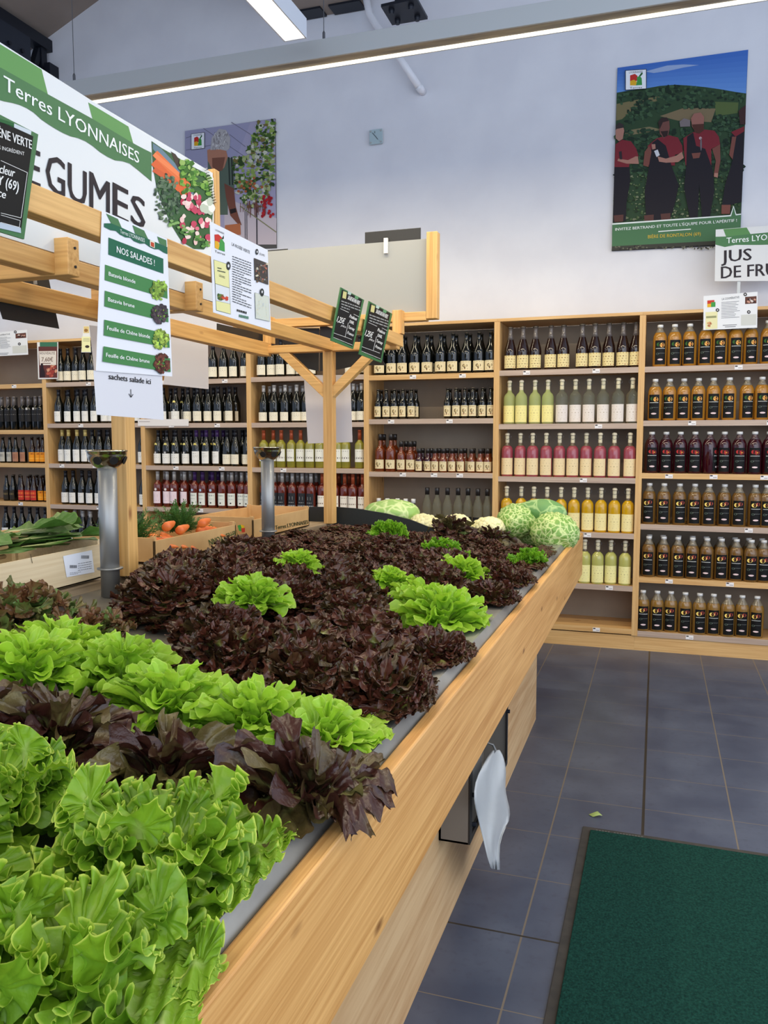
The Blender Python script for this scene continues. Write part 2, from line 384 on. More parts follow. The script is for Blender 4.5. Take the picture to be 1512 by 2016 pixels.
TAGS = {(6, 0): [1040], (6, 1): [970], (6, 2): [960], (6, 3): [960], (6, 4): [865], (6, 5): [880, 190], (5, 0): [360, 1235], (5, 1): [790], (5, 2): [105, 640], (5, 4): [935], (5, 5): [670]}
def bay(i):
    a, c = UX[i]+.0, UX[i+1]
    t = thing('shelving_unit', 'pine bottle shelving bay against back wall, ' + BAY[i], 'shelf', ((a+c)/2, FR+.2, 0), 'pine bottle shelving bays along back wall')
    for x in (a, c-.021):
        b = MB(); b.box(x, FR, 0.105, x+.021, FR+DEP, 2.352); b.build('side_panel', WZ, t, bevel=.001)
    b = MB(); b.box(a+.02, FR+DEP-.012, .1, c-.02, FR+DEP, 2.35); b.build('back_panel', backm, t)
    b = MB(); b.box(a, FR, 2.353, c-.0005, FR+DEP, 2.375); b.build('top_board', WX, t, bevel=.001)
    b = MB(); b.box(a, FR+.008, 0, c-.0005, FR+.03, .103); b.build('plinth', WX, t)
    for s, z in enumerate(SZ[i]):
        b = MB(); b.box(a+.021, FR+.012, z-.022, c-.021, FR+DEP-.012, z); sh = b.build('shelf', WX, t)
        b = MB(); b.box(a+.021, FR+.001, z-.038, c-.021, FR+.012, z); b.build('shelf_edge', GREYED if (i, s) in GREYFRONT else WX, sh)
        n = R.choice([1, 2, 2, 3])
        if s > 3 and i < 5: continue
        for k in range(n):
            x = a+.1+(k+R.uniform(.2, .8))*(c-a-.2)/n
            b = MB(); b.cc = (232, 228, 226); b.box(x-.025, FR-.0015, z-.034, x+.025, FR+.001, z-.006)
            b.face([(x-.022, FR-.002, z-.016), (x-.006, FR-.002, z-.016), (x-.006, FR-.002, z-.008), (x-.022, FR-.002, z-.008)], (60, 50, 50))
            b.face([(x-.002, FR-.002, z-.026), (x+.02, FR-.002, z-.026), (x+.02, FR-.002, z-.022), (x-.002, FR-.002, z-.022)], (150, 140, 140))
            b.build('price_tag', PRINT, sh)
for i in range(7): bay(i)

# ------------------------------------------------------------------ bottles
G_black = mat('glass_black', (10, 12, 10), .06, 0, .6)
G_wine = mat('glass_wine', (14, 16, 12), .07, 0, .6)
G_rose = mat('glass_rose', (96, 34, 22), .07, 0, .6)
G_amber = mat('glass_amber', (104, 44, 16), .07, 0, .6)
G_darkred = mat('glass_dark_red', (52, 8, 18), .07, 0, .6)
G_brown = mat('glass_brown', (34, 15, 9), .07, 0, .6)
G_orange = mat('juice_orange', (166, 114, 38), .09, 0, .6)
G_apple = mat('juice_peach', (112, 80, 36), .09, 0, .6)
G_apple2 = mat('juice_peach_pale', (134, 100, 46), .09, 0, .6)
G_pink = mat('lemonade_pink', (150, 66, 76), .09, 0, .6)
G_yellow = mat('lemonade_yellow', (196, 152, 24), .09, 0, .6)
G_pale = mat('lemonade_pale', (176, 174, 96), .09, 0, .6)
G_white = mat('white_wine', (140, 134, 50), .09, 0, .6)
G_clear = mat('glass_clear', (206, 208, 190), .03, 0, .5, **{'Transmission Weight': .9, 'IOR': 1.2})
G_lgreen = mat('glass_pale_yellow', (214, 222, 150), .03, 0, .5, **{'Transmission Weight': .6, 'IOR': 1.2})
def glass_top(name, c): return mat(name, c, .05, 0, .5)
def bprof(kind, H, r):
    if kind == 'burg': return [(r*.8, 0), (r, .008), (r, H*.50), (r*.93, H*.57), (r*.62, H*.69), (r*.40, H*.79), (.0145, H*.86), (.0138, H*.97), (.0155, H*.975), (.0155, H)]
    if kind == 'bord': return [(r*.85, 0), (r, .006), (r, H*.60), (r*.94, H*.645), (r*.7, H*.685), (.018, H*.715), (.0145, H*.76), (.0138, H*.97), (.0155, H*.975), (.0155, H)]
    if kind == 'beer': return [(r*.85, 0), (r, .006), (r, H*.50), (r*.92, H*.56), (r*.6, H*.66), (.017, H*.75), (.0125, H*.85), (.0125, H)]
    if kind == 'juice': return [(r*.88, 0), (r, .008), (r, H*.66), (r*.96, H*.72), (r*.78, H*.79), (r*.5, H*.86), (.018, H*.91), (.0175, H*.95), (.0175, H*.955)]
    if kind == 'swing': return [(r*.9, 0), (r, .006), (r, H*.56), (r*.96, H*.62), (r*.8, H*.67), (r*.5, H*.71), (.016, H*.74), (.0135, H*.80), (.0135, H*.93), (.016, H*.935), (.016, H*.95)]
    if kind == 'champ': return [(r*.85, 0), (r, .008), (r, H*.42), (r*.93, H*.50), (r*.6, H*.66), (r*.40, H*.78), (.0145, H*.88), (.0145, H*.95), (.017, H*.955), (.017, H*.97)]
    if kind == 'flask': return [(r*.9, 0), (r, .006), (r, H*.52), (r*.97, H*.57), (r*.72, H*.63), (.018, H*.68), (.014, H*.74), (.014, H)]
def label_patch(b, r, z0, z1, half, col, marks=(), n=10, ctr=-pi/2):
    def pt(u, v, d=0):
        a = ctr+(u*2-1)*half; return ((r+d)*cos(a), (r+d)*sin(a), z0+(z1-z0)*v)
    for k in range(n): b.face([pt(k/n, 0), pt((k+1)/n, 0), pt((k+1)/n, 1), pt(k/n, 1)], col)
    for i, m in enumerate(marks):
        if m[0] == 'o':
            _, u, v, ru, rv, c = m
            b.face([pt(u+ru*cos(q*pi/5), v+rv*sin(q*pi/5), .0004+.0001*i) for q in range(10)], c)
        else:
            u0, v0, u1, v1, c = m; k = max(1, int((u1-u0)*5))
            for j in range(k):
                ua = u0+(u1-u0)*j/k; ub = u0+(u1-u0)*(j+1)/k
                b.face([pt(ua, v0, .0004+.0001*i), pt(ub, v0, .0004+.0001*i), pt(ub, v1, .0004+.0001*i), pt(ua, v1, .0004+.0001*i)], c)
INK = (96, 84, 70)
L_wine = lambda base: (base, [(.15, .78, .6, .83, INK), (.15, .6, .8, .64, (150, 140, 125)), (.15, .5, .7, .53, (150, 140, 125)), (.15, .25, .5, .28, (160, 150, 140))])
L_tree = ((226, 210, 168), [('o', .5, .52, .2, .2, (120, 100, 66)), ('o', .5, .5, .09, .1, (198, 176, 128)), (.28, .16, .72, .24, (146, 80, 50)), (.46, .22, .54, .4, (100, 80, 50)), (.2, .86, .8, .9, (170, 150, 110))])
L_script = lambda base: (base, [(.18, .84, .5, .9, (110, 96, 80)), (.2, .7, .85, .72, (170, 150, 120)), (.3, .52, .75, .56, (150, 128, 100)), (.25, .38, .8, .4, (180, 160, 130)), (.2, .16, .7, .18, (180, 165, 140)), (.5, .25, .85, .27, (190, 170, 140))])
L_cider = ((224, 206, 150), [(0, .9, 1, 1, (190, 160, 96)), (.2, .68, .8, .74, (120, 76, 50)), (.3, .5, .8, .55, (90, 60, 40)), (.1, .3, .9, .34, (120, 90, 60)), (.15, .12, .6, .16, (120, 90, 60)), (.7, .04, .95, .14, (150, 60, 50))])
def L_juice(f1, f2):
    k = (18, 18, 18)
    return (k, [('o', .35, .83, .2, .08, f1), ('o', .66, .8, .22, .1, f2), ('o', .66, .8, .09, .04, (200, 120, 50)), (.1, .655, .9, .672, (225, 225, 220)), ('o', .25, .44, .13, .045, (90, 110, 96)), ('o', .25, .44, .1, .034, (24, 24, 24)), (.3, .46, .9, .466, (160, 165, 160)), (.2, .43, .4, .445, (150, 160, 150)), ('o', .5, .2, .24, .038, (226, 200, 200))])
L_apri = L_juice((52, 96, 44), (236, 176, 92)); L_cher = L_juice((176, 52, 52), (150, 40, 44)); L_peach = L_juice((250, 222, 110), (176, 78, 62))
def juice2():
    c, m = L_juice((176, 70, 60), (176, 70, 60)); m = list(m)
    m[0] = ('o', .66, .86, .2, .075, (170, 72, 60)); m[1] = ('o', .34, .82, .24, .09, (250, 222, 120)); m[2] = ('o', .34, .82, .09, .035, (110, 60, 30))
    return (c, m)
L_peach = juice2()
BT = {}
def btype(key, kind, H, r, glass, lab=None, lz=(.1, .5), half=1.1, cap=None, capz=None, capm=None, extras=(), fill=None, ctr=-pi/2):
    BT[key] = dict(kind=kind, H=H, r=r, glass=glass, lab=lab, lz=lz, half=half, cap=cap, capm=capm, capz=capz, extras=extras, fill=fill, me=None, ctr=ctr)
CAPB = mat('capsule_black', (22, 20, 24), .35); CAPS = mat('capsule_silver', (190, 186, 180), .3, .4); CAPR = mat('capsule_copper', (176, 84, 50), .3, .4)
CAPG = mat('capsule_gold', (214, 186, 110), .35, .2); CAPP = mat('capsule_purple', (58, 30, 84), .35); CAPW = mat('cap_white', (225, 224, 220), .35); CAPD = mat('cap_dark', (34, 30, 28), .3); CROWN = mat('crown_cap', (84, 76, 66), .35, .4)
PORC = mat('porcelain_stopper', (228, 216, 186), .25); CAPST = mat('strip_seal', (206, 202, 196), .35)
def build_type(k):
    d = BT[k]
    if d['me']: return d['me']
    out = []; H, r = d['H'], d['r']; pf = bprof(d['kind'], H, r)
    b = MB()
    if d['fill']:                      # liquid below, bare glass above
        lv = d['fill'][0]*H
        lo = [p for p in pf if p[1] < lv]; hi = [p for p in pf if p[1] >= lv]
        a0, a1 = lo[-1], hi[0]; f = (lv-a0[1])/(a1[1]-a0[1]); mid = (a0[0]+(a1[0]-a0[0])*f, lv)
        b.lathe(lo+[mid], 20, cap=False); b.cm = 1; b.lathe([mid]+hi, 20)
        b.f and out.append(('bottle_glass', b.v, b.f, b.mi, b.c, [d['glass'], d['fill'][1]], True))
    else:
        b.lathe(pf, 20); out.append(('bottle_glass', b.v, b.f, b.mi, b.c, [d['glass']], True))
    kind = d['cap']
    if kind:
        b = MB()
        if kind == 'capsule': b.lathe([(.0160, H*(d['capz'] or .80)), (.0152, H*.9), (.0152, H*.972), (.0170, H*.976), (.0168, H+.001), (0.004, H+.002)], 16)
        if kind == 'screw': b.lathe([(.0195, H*.935), (.0195, H*.995), (.017, H), (.003, H+.0005)], 16)
        if kind == 'tallcap': b.lathe([(.0172, H*(d['capz'] or .84)), (.0172, H*.995), (.015, H+.001), (.003, H+.001)], 16)
        if kind == 'crown': b.lathe([(.0160, H-.006), (.0155, H-.002), (.013, H+.003), (.003, H+.004)], 16)
        if kind == 'stopper': b.lathe([(.0155, H*.935), (.0175, H*.95), (.0175, H*.975), (.012, H*.995), (.003, H)], 14)
        if kind == 'muselet': b.lathe([(.019, H*.955), (.0205, H*.965), (.0195, H*.985), (.012, H), (.003, H)], 14)
        out.append(('cap', b.v, b.f, b.mi, b.c, [d['capm']], True))
    if kind == 'stopper':              # wire bail and paper neck strip
        b = MB()
        for s in (-1, 1):
            b.tube([(s*.006, -.002, H*.955), (s*.024, -.002, H*.94), (s*.027, -.004, H*.90), (s*.016, -.008, H*.865), (0, -.017, H*.85)], .0014, 5)
        out.append(('wire_bail', b.v, b.f, b.mi, b.c, [wire], True))
        b = MB(); label_patch(b, .0150, H*.755, H*.93, 1.2, (214, 204, 172), n=4); out.append(('neck_strip', b.v, b.f, b.mi, b.c, [PRINT], False))
    if d['lab']:
        b = MB(); label_patch(b, r+.0006, H*d['lz'][0], H*d['lz'][1], d['half'], d['lab'][0], d['lab'][1], ctr=d['ctr'])
        out.append(('paper_label', b.v, b.f, b.mi, b.c, [PRINT], False))
    for e in d['extras']:
        nm, z, half, c = e; b = MB()
        rr = np.interp(z*H, [p[1] for p in pf], [p[0] for p in pf])+.0012
        n = 12; hh = half
        b.face([((rr)*sin(hh/rr*cos(q*2*pi/n)), -rr*cos(hh/rr*cos(q*2*pi/n))-.001, z*H+hh*sin(q*2*pi/n)) for q in range(n)], c)
        out.append((nm, b.v, b.f, b.mi, b.c, [PRINT], False))
    res = []
    for nm, v, f, mi, c, ms, sm in out:
        q = MB(); q.v, q.f, q.mi, q.c = v, f, mi, c
        o = q.build(nm, ms, None, sm); res.append((nm, o.data)); bpy.data.objects.remove(o)
    d['me'] = res
    return res
def put_bottle(k, name, loc, rz_, label, cat, group, parts=True, sc=1):
    ms = build_type(k)
    t = bpy.data.objects.new(name, None); COL.objects.link(t); t.location = loc; t.rotation_euler = (0, 0, rz_); t.scale = (sc, sc, sc)
    t.empty_display_size = .05
    tag(t, label, cat, group)
    for nm, me in ms:
        o = bpy.data.objects.new(nm, me); COL.objects.link(o); o.parent = t
cream = (232, 224, 202); offw = (232, 230, 224)
btype('wine', 'burg', .298, .041, G_wine, L_wine(cream), (.06, .33), 1.1, 'capsule', .80, CAPB)
btype('wine2', 'burg', .298, .041, G_wine, L_wine(offw), (.06, .36), 1.0, 'capsule', .80, CAPB)
btype('wine_silver', 'burg', .300, .042, G_wine, L_wine(cream), (.05, .28), 1.1, 'capsule', .74, CAPS)
btype('wine_gold', 'burg', .298, .041, G_wine, L_wine(offw), (.07, .42), 1.0, 'capsule', .78, CAPG)
btype('wine_medal', 'burg', .298, .041, G_wine, L_wine(offw), (.06, .34), 1.1, 'capsule', .82, CAPB, extras=(('medal', .60, .013, (236, 220, 130)), ('seal', .37, .009, (190, 186, 184))))
btype('wine_purple', 'burg', .298, .041, G_wine, L_wine(offw), (.07, .41), .9, 'capsule', .78, CAPP, extras=(('medal', .60, .013, (226, 206, 110)),))
btype('rose', 'bord', .30, .0385, G_rose, ((234, 214, 220), [(.3, .5, .7, .75, (170, 120, 130)), (.3, .2, .8, .25, (190, 150, 160))]), (.10, .44), 1.0, 'capsule', .76, CAPS, extras=(('medal', .50, .011, (226, 220, 214)),))
btype('rose_purple', 'bord', .30, .0385, G_rose, ((224, 226, 216), [(.2, .75, .8, .85, (120, 130, 126)), (.2, .5, .8, .54, (150, 150, 146)), ('o', .5, .2, .1, .06, (60, 60, 60))]), (.08, .42), 1.0, 'capsule', .76, CAPP, extras=(('medal', .50, .011, (170, 196, 220)),))
btype('rose_silver', 'bord', .30, .0385, G_rose, ((224, 226, 216), [(.2, .75, .8, .85, (120, 130, 126)), (.2, .5, .8, .54, (150, 150, 146)), ('o', .5, .2, .1, .06, (60, 60, 60))]), (.08, .42), 1.0, 'capsule', .76, CAPS)
btype('rose_black', 'bord', .30, .0385, G_rose, ((44, 46, 50), [(.35, .6, .7, .8, (200, 200, 200)), (.2, .42, .8, .46, (150, 150, 150)), (0, .0, 1, .28, (150, 150, 152))]), (.02, .47), 1.0, 'capsule', .76, CAPS)
btype('rose_copper', 'bord', .30, .0385, G_rose, ((234, 226, 212), [(.2, .8, .8, .86, (120, 110, 100)), (.1, .3, .9, .4, (130, 110, 96))]), (.10, .42), 1.05, 'capsule', .72, CAPR)
btype('whitewine', 'bord', .30, .0385, G_white, ((230, 228, 216), [(.2, .82, .8, .87, (120, 115, 105)), (.08, .24, .92, .36, (112, 100, 96)), (.3, .36, .6, .42, (130, 115, 110))]), (.17, .50), 1.1, 'capsule', .72, CAPR)
btype('beer75', 'burg', .300, .0445, G_black, L_tree, (.06, .30), 1.15, 'crown', None, CROWN)
btype('beer33', 'beer', .228, .030, G_black, L_tree, (.08, .43), 1.15, 'crown', None, CROWN)
btype('cider', 'champ', .318, .044, G_brown, L_cider, (.05, .34), 1.2, 'muselet', None, CROWN, fill=(.70, mat('glass_neck_brown', (96, 88, 84), .05)))
btype('swing_yel_label', 'swing', .320, .043, G_lgreen, L_script((238, 226, 150)), (.04, .42), 1.25, 'stopper', None, PORC)
btype('swing_clear', 'swing', .320, .043, G_clear, L_script((226, 216, 206)), (.04, .42), 1.25, 'stopper', None, PORC)
btype('swing_pink', 'swing', .320, .043, G_pink, L_script((232, 210, 164)), (.04, .42), 1.25, 'stopper', None, PORC, fill=(.70, glass_top('glass_neck_dim', (96, 84, 66))))
btype('swing_yellow', 'swing', .320, .043, G_yellow, L_script((238, 222, 160)), (.04, .42), 1.25, 'stopper', None, PORC, fill=(.72, glass_top('glass_neck_dim', (96, 84, 66))))
btype('swing_pale', 'swing', .320, .043, G_pale, L_script((236, 228, 160)), (.04, .42), 1.25, 'stopper', None, PORC, fill=(.72, glass_top('glass_neck_dim', (96, 84, 66))))
neck = glass_top('glass_neck_juice', (128, 118, 100))
btype('apricot', 'juice', .287, .0465, G_orange, L_apri, (.05, .62), .80, 'screw', None, CAPW, fill=(.81, neck))
btype('cherry', 'juice', .287, .0465, G_darkred, L_cher, (.05, .62), .80, 'screw', None, CAPW, fill=(.81, glass_top('glass_neck_red', (78, 58, 60))))
btype('cherry_plain', 'juice', .287, .0465, G_darkred, L_cher, (.05, .62), .80, 'screw', None, CAPW, fill=(.81, glass_top('glass_neck_red', (78, 58, 60))), ctr=-pi/2+1.35)
btype('peach', 'juice', .287, .0465, G_apple, L_peach, (.05, .62), .80, 'screw', None, CAPW, fill=(.80, neck))
btype('peach2', 'juice', .287, .0465, G_apple2, L_peach, (.05, .62), .80, 'screw', None, CAPW, fill=(.78, neck))
btype('amber75', 'flask', .29, .0415, G_amber, L_tree, (.08, .32), 1.15, 'tallcap', .84, CAPD)
btype('amber50', 'flask', .235, .035, G_amber, L_tree, (.08, .40), 1.15, 'tallcap', .82, CAPD)
btype('dark25', 'beer', .180, .029, G_darkred, L_tree, (.06, .46), 1.15, 'tallcap', .80, CAPD)
btype('amber25', 'beer', .180, .030, G_amber, L_tree, (.06, .46), 1.15, 'tallcap', .80, CAPD)
btype('clearcap', 'burg', .29, .037, mat('glass_green_clear', (196, 194, 172), .04, 0, .5, **{'Transmission Weight': .85, 'IOR': 1.2}), ((30, 28, 28), [(.2, .5, .8, .6, (220, 214, 200)), (.2, .25, .8, .3, (200, 196, 180))]), (.06, .26), 1.1, 'tallcap', .82, CAPD)
btype('whitecap', 'beer', .20, .028, G_black, L_wine(cream), (.06, .4), 1.1, 'tallcap', .84, CAPW)
btype('black_tall', 'bord', .30, .036, G_black, ((36, 34, 34), [(.1, .6, .9, .63, (150, 146, 140)), (.2, .3, .6, .5, (70, 66, 60))]), (.25, .60), 1.1, 'capsule', .72, mat('capsule_smoke', (120, 112, 108), .25, .3))
btype('tall_medal', 'bord', .30, .036, G_black, ((36, 34, 34), [(.1, .6, .9, .63, (150, 146, 140))]), (.25, .60), 1.1, 'capsule', .72, mat('capsule_smoke', (120, 112, 108), .25, .3), extras=(('medal', .63, .011, (200, 196, 190)),))
btype('cordial_grey', 'beer', .235, .032, G_black, ((186, 182, 170), [(.2, .5, .8, .8, (110, 106, 100))]), (.06, .42), 1.1, 'crown', None, CROWN)
btype('cordial_rose', 'beer', .235, .032, G_black, ((170, 122, 96), [(.2, .3, .8, .8, (140, 90, 70))]), (.06, .42), 1.1, 'crown', None, CROWN)
btype('cordial_orange', 'beer', .235, .032, G_brown, ((232, 150, 36), [(.1, .75, .4, .9, (140, 50, 20)), (.5, .75, .9, .9, (140, 50, 20)), (.1, .3, .9, .36, (250, 200, 90))]), (.06, .42), 1.1, 'crown', None, CROWN)
btype('cordial_red', 'beer', .235, .032, G_brown, ((190, 54, 44), [(.1, .6, .9, .8, (240, 130, 60)), (.1, .3, .9, .36, (250, 180, 90))]), (.06, .44), 1.1, 'crown', None, CROWN)
btype('cordial_black', 'beer', .235, .032, G_black, ((48, 42, 34), [(.1, .5, .9, .7, (130, 110, 70))]), (.06, .42), 1.1, 'crown', None, CROWN)

Z1 = (0, 620, 4.2); Z2 = (280, 640, 4.8); Z3 = (490, 660, 5.04); Z4 = (720, 620, 4.582); Z5 = (970, 620, 5.04); Z6 = (970, 930, 5.04); Z7 = (1240, 580, 5.305); Z8 = (1240, 920, 5.17)
def row(bi, si, zoom, segs, cat, group, back=0, dy=.06, jit=.012):
    """segs: list of (type, name, description, [x positions in the crop])"""
    z = SZ[bi][si]; rr = 0; flat = []
    for k, nm, desc, xs in segs:
        for x in xs: flat.append((zoom[0]+x/zoom[2], k, nm, desc))
    flat.sort(key=lambda q: q[0]); cnt = {}
    fy = FR+dy
    for px, k, nm, desc in flat:
        X = at(px, 865, Y=fy).x; n = cnt.get(desc, 0); cnt[desc] = n+1
        put_bottle(k, nm, (X, fy+R.uniform(-jit, jit), z+.0005), R.uniform(-.18, .18), '%s, %s from left, %s, %s' % (desc, ORD[n], SHELF[si], BAY[bi]), 'bottle', group)
    if back:
        r0 = BT[flat[0][1]]['r']; bn = 0
        for j, (px, k, nm, desc) in enumerate(flat):
            X = at(px, 865, Y=fy).x+R.uniform(-.008, .008)
            if X-.05 < UX[bi] or X+.05 > UX[bi+1]: continue
            short = desc.split(' with ')[0].split(' in ')[0]
            put_bottle(k, nm, (X, fy+.105+R.uniform(-.008, .008), z+.0005), R.uniform(-.3, .3), '%s behind, %s from left, %s, %s' % (' '.join(short.split()[:3]), ORD[bn], SHELF[si], BAY[bi]), 'bottle', group+', back row')
            bn += 1
ar = lambda a, c, n: [a+(c-a)*i/(n-1) for i in range(n)]
J = 'juice_bottle'; S = 'swing_top_bottle'; WB = 'wine_bottle'; BB = 'beer_bottle'
row(6, 0, Z7, [('apricot', J, 'orange apricot juice bottle', [285, 435, 592, 755, 905, 1065, 1225, 1400])], 'bottle', 'apricot juice bottles on the top shelf')
row(6, 1, Z7, [('apricot', J, 'orange apricot juice bottle', [250, 400, 548, 700, 855, 1020, 1205, 1360])], 'bottle', 'apricot juice bottles on the second shelf')
row(6, 2, Z7, [('cherry', J, 'dark red cherry juice bottle', [230, 380, 530, 682, 990, 1145, 1305, 1460]), ('cherry_plain', J, 'dark red juice bottle turned sideways', [836])], 'bottle', 'cherry juice bottles on the third shelf')
row(6, 3, Z8, [('peach', J, 'brown peach juice bottle', [215, 365, 525, 680, 825, 985, 1135, 1300, 1420])], 'bottle', 'peach juice bottles on the fourth shelf', 0)
row(6, 4, Z8, [('peach', J, 'brown peach juice bottle', [225, 378, 525, 675, 825, 975, 1130, 1280, 1410])], 'bottle', 'peach juice bottles on the fifth shelf', 1)
row(6, 5, Z8, [('peach2', J, 'amber peach juice bottle', [180, 328, 470, 618, 768, 912, 1060, 1210, 1365])], 'bottle', 'peach juice bottles on the bottom shelf')
row(5, 0, Z5, [('cider', 'cider_bottle', 'dark cider bottle with ornate label', [165, 290, 410, 560, 685, 870, 995, 1130, 1270, 1395])], 'bottle', 'cider bottles on the top shelf')
row(5, 1, Z5, [('swing_yel_label', S, 'clear swing-top bottle with yellow label', [160, 280, 412, 540]), ('swing_clear', S, 'clear swing-top bottle with whitish label', [680, 810, 945, 1085, 1235, 1375])], 'bottle', 'clear swing-top bottles')
row(5, 2, Z5, [('swing_pink', S, 'pink lemonade swing-top bottle', [145, 275, 400, 535, 665, 795, 930, 1070, 1210, 1365])], 'bottle', 'pink swing-top bottles', 0)
row(5, 3, Z5, [('swing_yellow', S, 'yellow lemonade swing-top bottle', [150, 290, 420, 550, 690, 820, 955, 1090, 1225, 1360])], 'bottle', 'yellow swing-top bottles', 0)
row(5, 4, Z6, [('swing_pale', S, 'pale lemonade swing-top bottle', [815, 940, 1070, 1200, 1345])], 'bottle', 'pale swing-top bottles')
row(4, 0, Z4, [('beer75', BB, 'large black beer bottle', [130, 235, 330, 443, 550, 675, 783, 903, 1015, 1120])], 'bottle', 'large beer bottles on the top shelf', 1)
row(4, 1, Z4, [('beer33', BB, 'small black beer bottle', [115, 190, 260, 335, 410, 735, 815, 890, 965, 1050, 1122])], 'bottle', 'small beer bottles', 1)
row(4, 2, Z4, [('amber75', 'syrup_bottle', 'tall amber syrup bottle', [130, 230]), ('amber50', 'syrup_bottle', 'medium amber syrup bottle', [325, 405]), ('dark25', 'syrup_bottle', 'small dark syrup bottle', [485, 560]), ('amber25', 'syrup_bottle', 'small amber syrup bottle', [630, 705, 780, 860, 955, 1035, 1105])], 'bottle', 'black-capped syrup bottles', 1)
row(4, 3, Z4, [('clearcap', 'vinegar_bottle', 'clear black-capped bottle', [555, 645, 740, 835, 925, 1020, 1105]), ('whitecap', 'vinegar_bottle', 'small white-capped bottle', [120, 200, 285, 362, 432])], 'bottle', 'bottles behind the cabbages')
row(3, 0, Z3, [('wine', WB, 'black cream-labelled wine bottle', [140, 235, 330, 430, 530, 630, 1010, 1100])], 'bottle', 'wine bottles', 0)
row(3, 1, Z3, [('wine_silver', WB, 'silver-capped red wine bottle', [152, 262, 368, 478, 565, 1035, 1125])], 'bottle', 'silver-capped wine bottles', 1)
row(3, 2, Z3, [('whitewine', WB, 'copper-capped white wine bottle', [150, 238, 328, 425, 515, 610, 700, 885, 960, 1103])], 'bottle', 'white wine bottles', 0)
row(3, 3, Z3, [('rose_black', WB, 'black-labelled rosé bottle', [150, 245, 328, 425, 522, 617]), ('rose_copper', WB, 'copper-capped rosé bottle', [720, 800, 850, 945, 1035, 1130])], 'bottle', 'rosé bottles', 1)
row(2, 0, Z2, [('wine', WB, 'black cream-labelled wine bottle', [600, 690, 785, 880, 980])], 'bottle', 'wine bottles', 0)
row(2, 1, Z2, [('wine_medal', WB, 'gold-medalled red wine bottle', [215, 322]), ('wine', WB, 'black cream-labelled wine bottle', [435, 537, 627, 725, 830])], 'bottle', 'wine bottles', 1)
row(2, 2, Z2, [('wine_medal', WB, 'gold-medalled red wine bottle', [145, 237, 325, 412]), ('wine_purple', WB, 'purple-capped red wine bottle', [515, 610, 708]), ('wine', WB, 'black cream-labelled wine bottle', [805, 890, 985])], 'bottle', 'wine bottles', 1)
row(2, 3, Z2, [('rose', WB, 'pink-labelled rosé bottle', [145, 230, 300, 390]), ('rose_purple', WB, 'purple-capped rosé bottle', [495, 570, 655]), ('rose_silver', WB, 'silver-capped rosé bottle', [752, 838, 930, 1003])], 'bottle', 'rosé bottles', 1)
row(2, 4, Z2, [('wine_silver', WB, 'silver-capped red wine bottle', [265, 330, 400, 760, 850, 940])], 'bottle', 'wine bottles', 0)
row(1, 0, Z1, [('wine', WB, 'black cream-labelled wine bottle', [520, 580, 645, 715, 785, 850])], 'bottle', 'wine bottles', 0)
row(1, 1, Z1, [('wine2', WB, 'black white-labelled wine bottle', [502, 572, 650, 722, 800, 878, 935, 1150])], 'bottle', 'wine bottles', 1)
row(1, 2, Z1, [('wine_gold', WB, 'gold-capped dark wine bottle', [510, 575, 642, 705]), ('wine2', WB, 'black white-labelled wine bottle', [765, 830, 900, 1180])], 'bottle', 'wine bottles', 1)
row(1, 3, Z1, [('wine2', WB, 'black white-labelled wine bottle', [527, 597, 668, 742, 808, 965, 1185])], 'bottle', 'wine bottles', 1)
row(1, 4, Z1, [('wine_silver', WB, 'silver-capped red wine bottle', [532, 597, 662, 735, 800])], 'bottle', 'wine bottles', 1)
row(0, 1, Z1, [('black_tall', WB, 'tall all-black bottle', [20, 78, 136, 194, 350]), ('tall_medal', WB, 'tall black medal bottle', [246, 304])], 'bottle', 'tall black bottles', 1)
row(0, 2, Z1, [('cordial_grey', 'cordial_bottle', 'small grey-labelled bottle', [25, 80]), ('cordial_rose', 'cordial_bottle', 'small brown-labelled bottle', [136, 190]), ('cordial_orange', 'cordial_bottle', 'small orange-labelled bottle', [262, 310, 356, 396])], 'bottle', 'small cordial bottles', 0)
row(0, 3, Z1, [('cordial_black', 'cordial_bottle', 'small black-labelled bottle', [35, 90]), ('cordial_red', 'cordial_bottle', 'small red-labelled bottle', [170, 222, 273]), ('cordial_orange', 'cordial_bottle', 'small orange-labelled bottle', [320, 374])], 'bottle', 'small cordial bottles', 1)
row(0, 4, Z1, [('wine2', WB, 'black white-labelled wine bottle', [25, 92, 160, 225, 292, 356])], 'bottle', 'wine bottles', 0)
# ------------------------------------------------------------------ produce stand
BX = -.402
GOLD = ((224, 174, 108), (192, 138, 76))
SW = wood('stand_pine_y', *GOLD, 1, fine=1.7, rough=.4); SWX = wood('stand_pine_x', *GOLD, 0, fine=.8)
PANELW = wood('panel_pine_y', (212, 178, 132), (186, 146, 100), 1, fine=.55)
RACKY = wood('rack_pine_y', (226, 180, 112), (194, 144, 80), 1, fine=.9, knot=(150, 100, 55)); RACKX = wood('rack_pine_x', (226, 180, 112), (194, 144, 80), 0, fine=.9, knot=(150, 100, 55)); RACKZ = wood('rack_pine_z', (226, 180, 112), (194, 144, 80), 2, fine=.9, knot=(150, 100, 55))
steelm = noise_mat('worn_steel', (168, 166, 158), (128, 126, 120), 9, .38, .55, stretch=(1, .5, 1), detail=8, bump=.05)
stand = thing('produce_stand', 'long pine vegetable display stand with a steel lip along its edge', 'display stand', (-1.6, 2.5, 0))
Y0, Y1 = -.3, 4.93
b = MB(); b.box(BX-.028, Y0, .70, BX, Y1, .95); b.build('side_board', SW, stand, bevel=.004)
b = MB(); b.box(BX-2.37, Y1-.028, .70, BX-.03, Y1, .95); b.build('end_board', SWX, stand, bevel=.003)
b = MB(); b.box(-2.80, Y0, .70, -2.772, Y1, .95); b.build('side_board', SW, stand, bevel=.004)
b = MB()
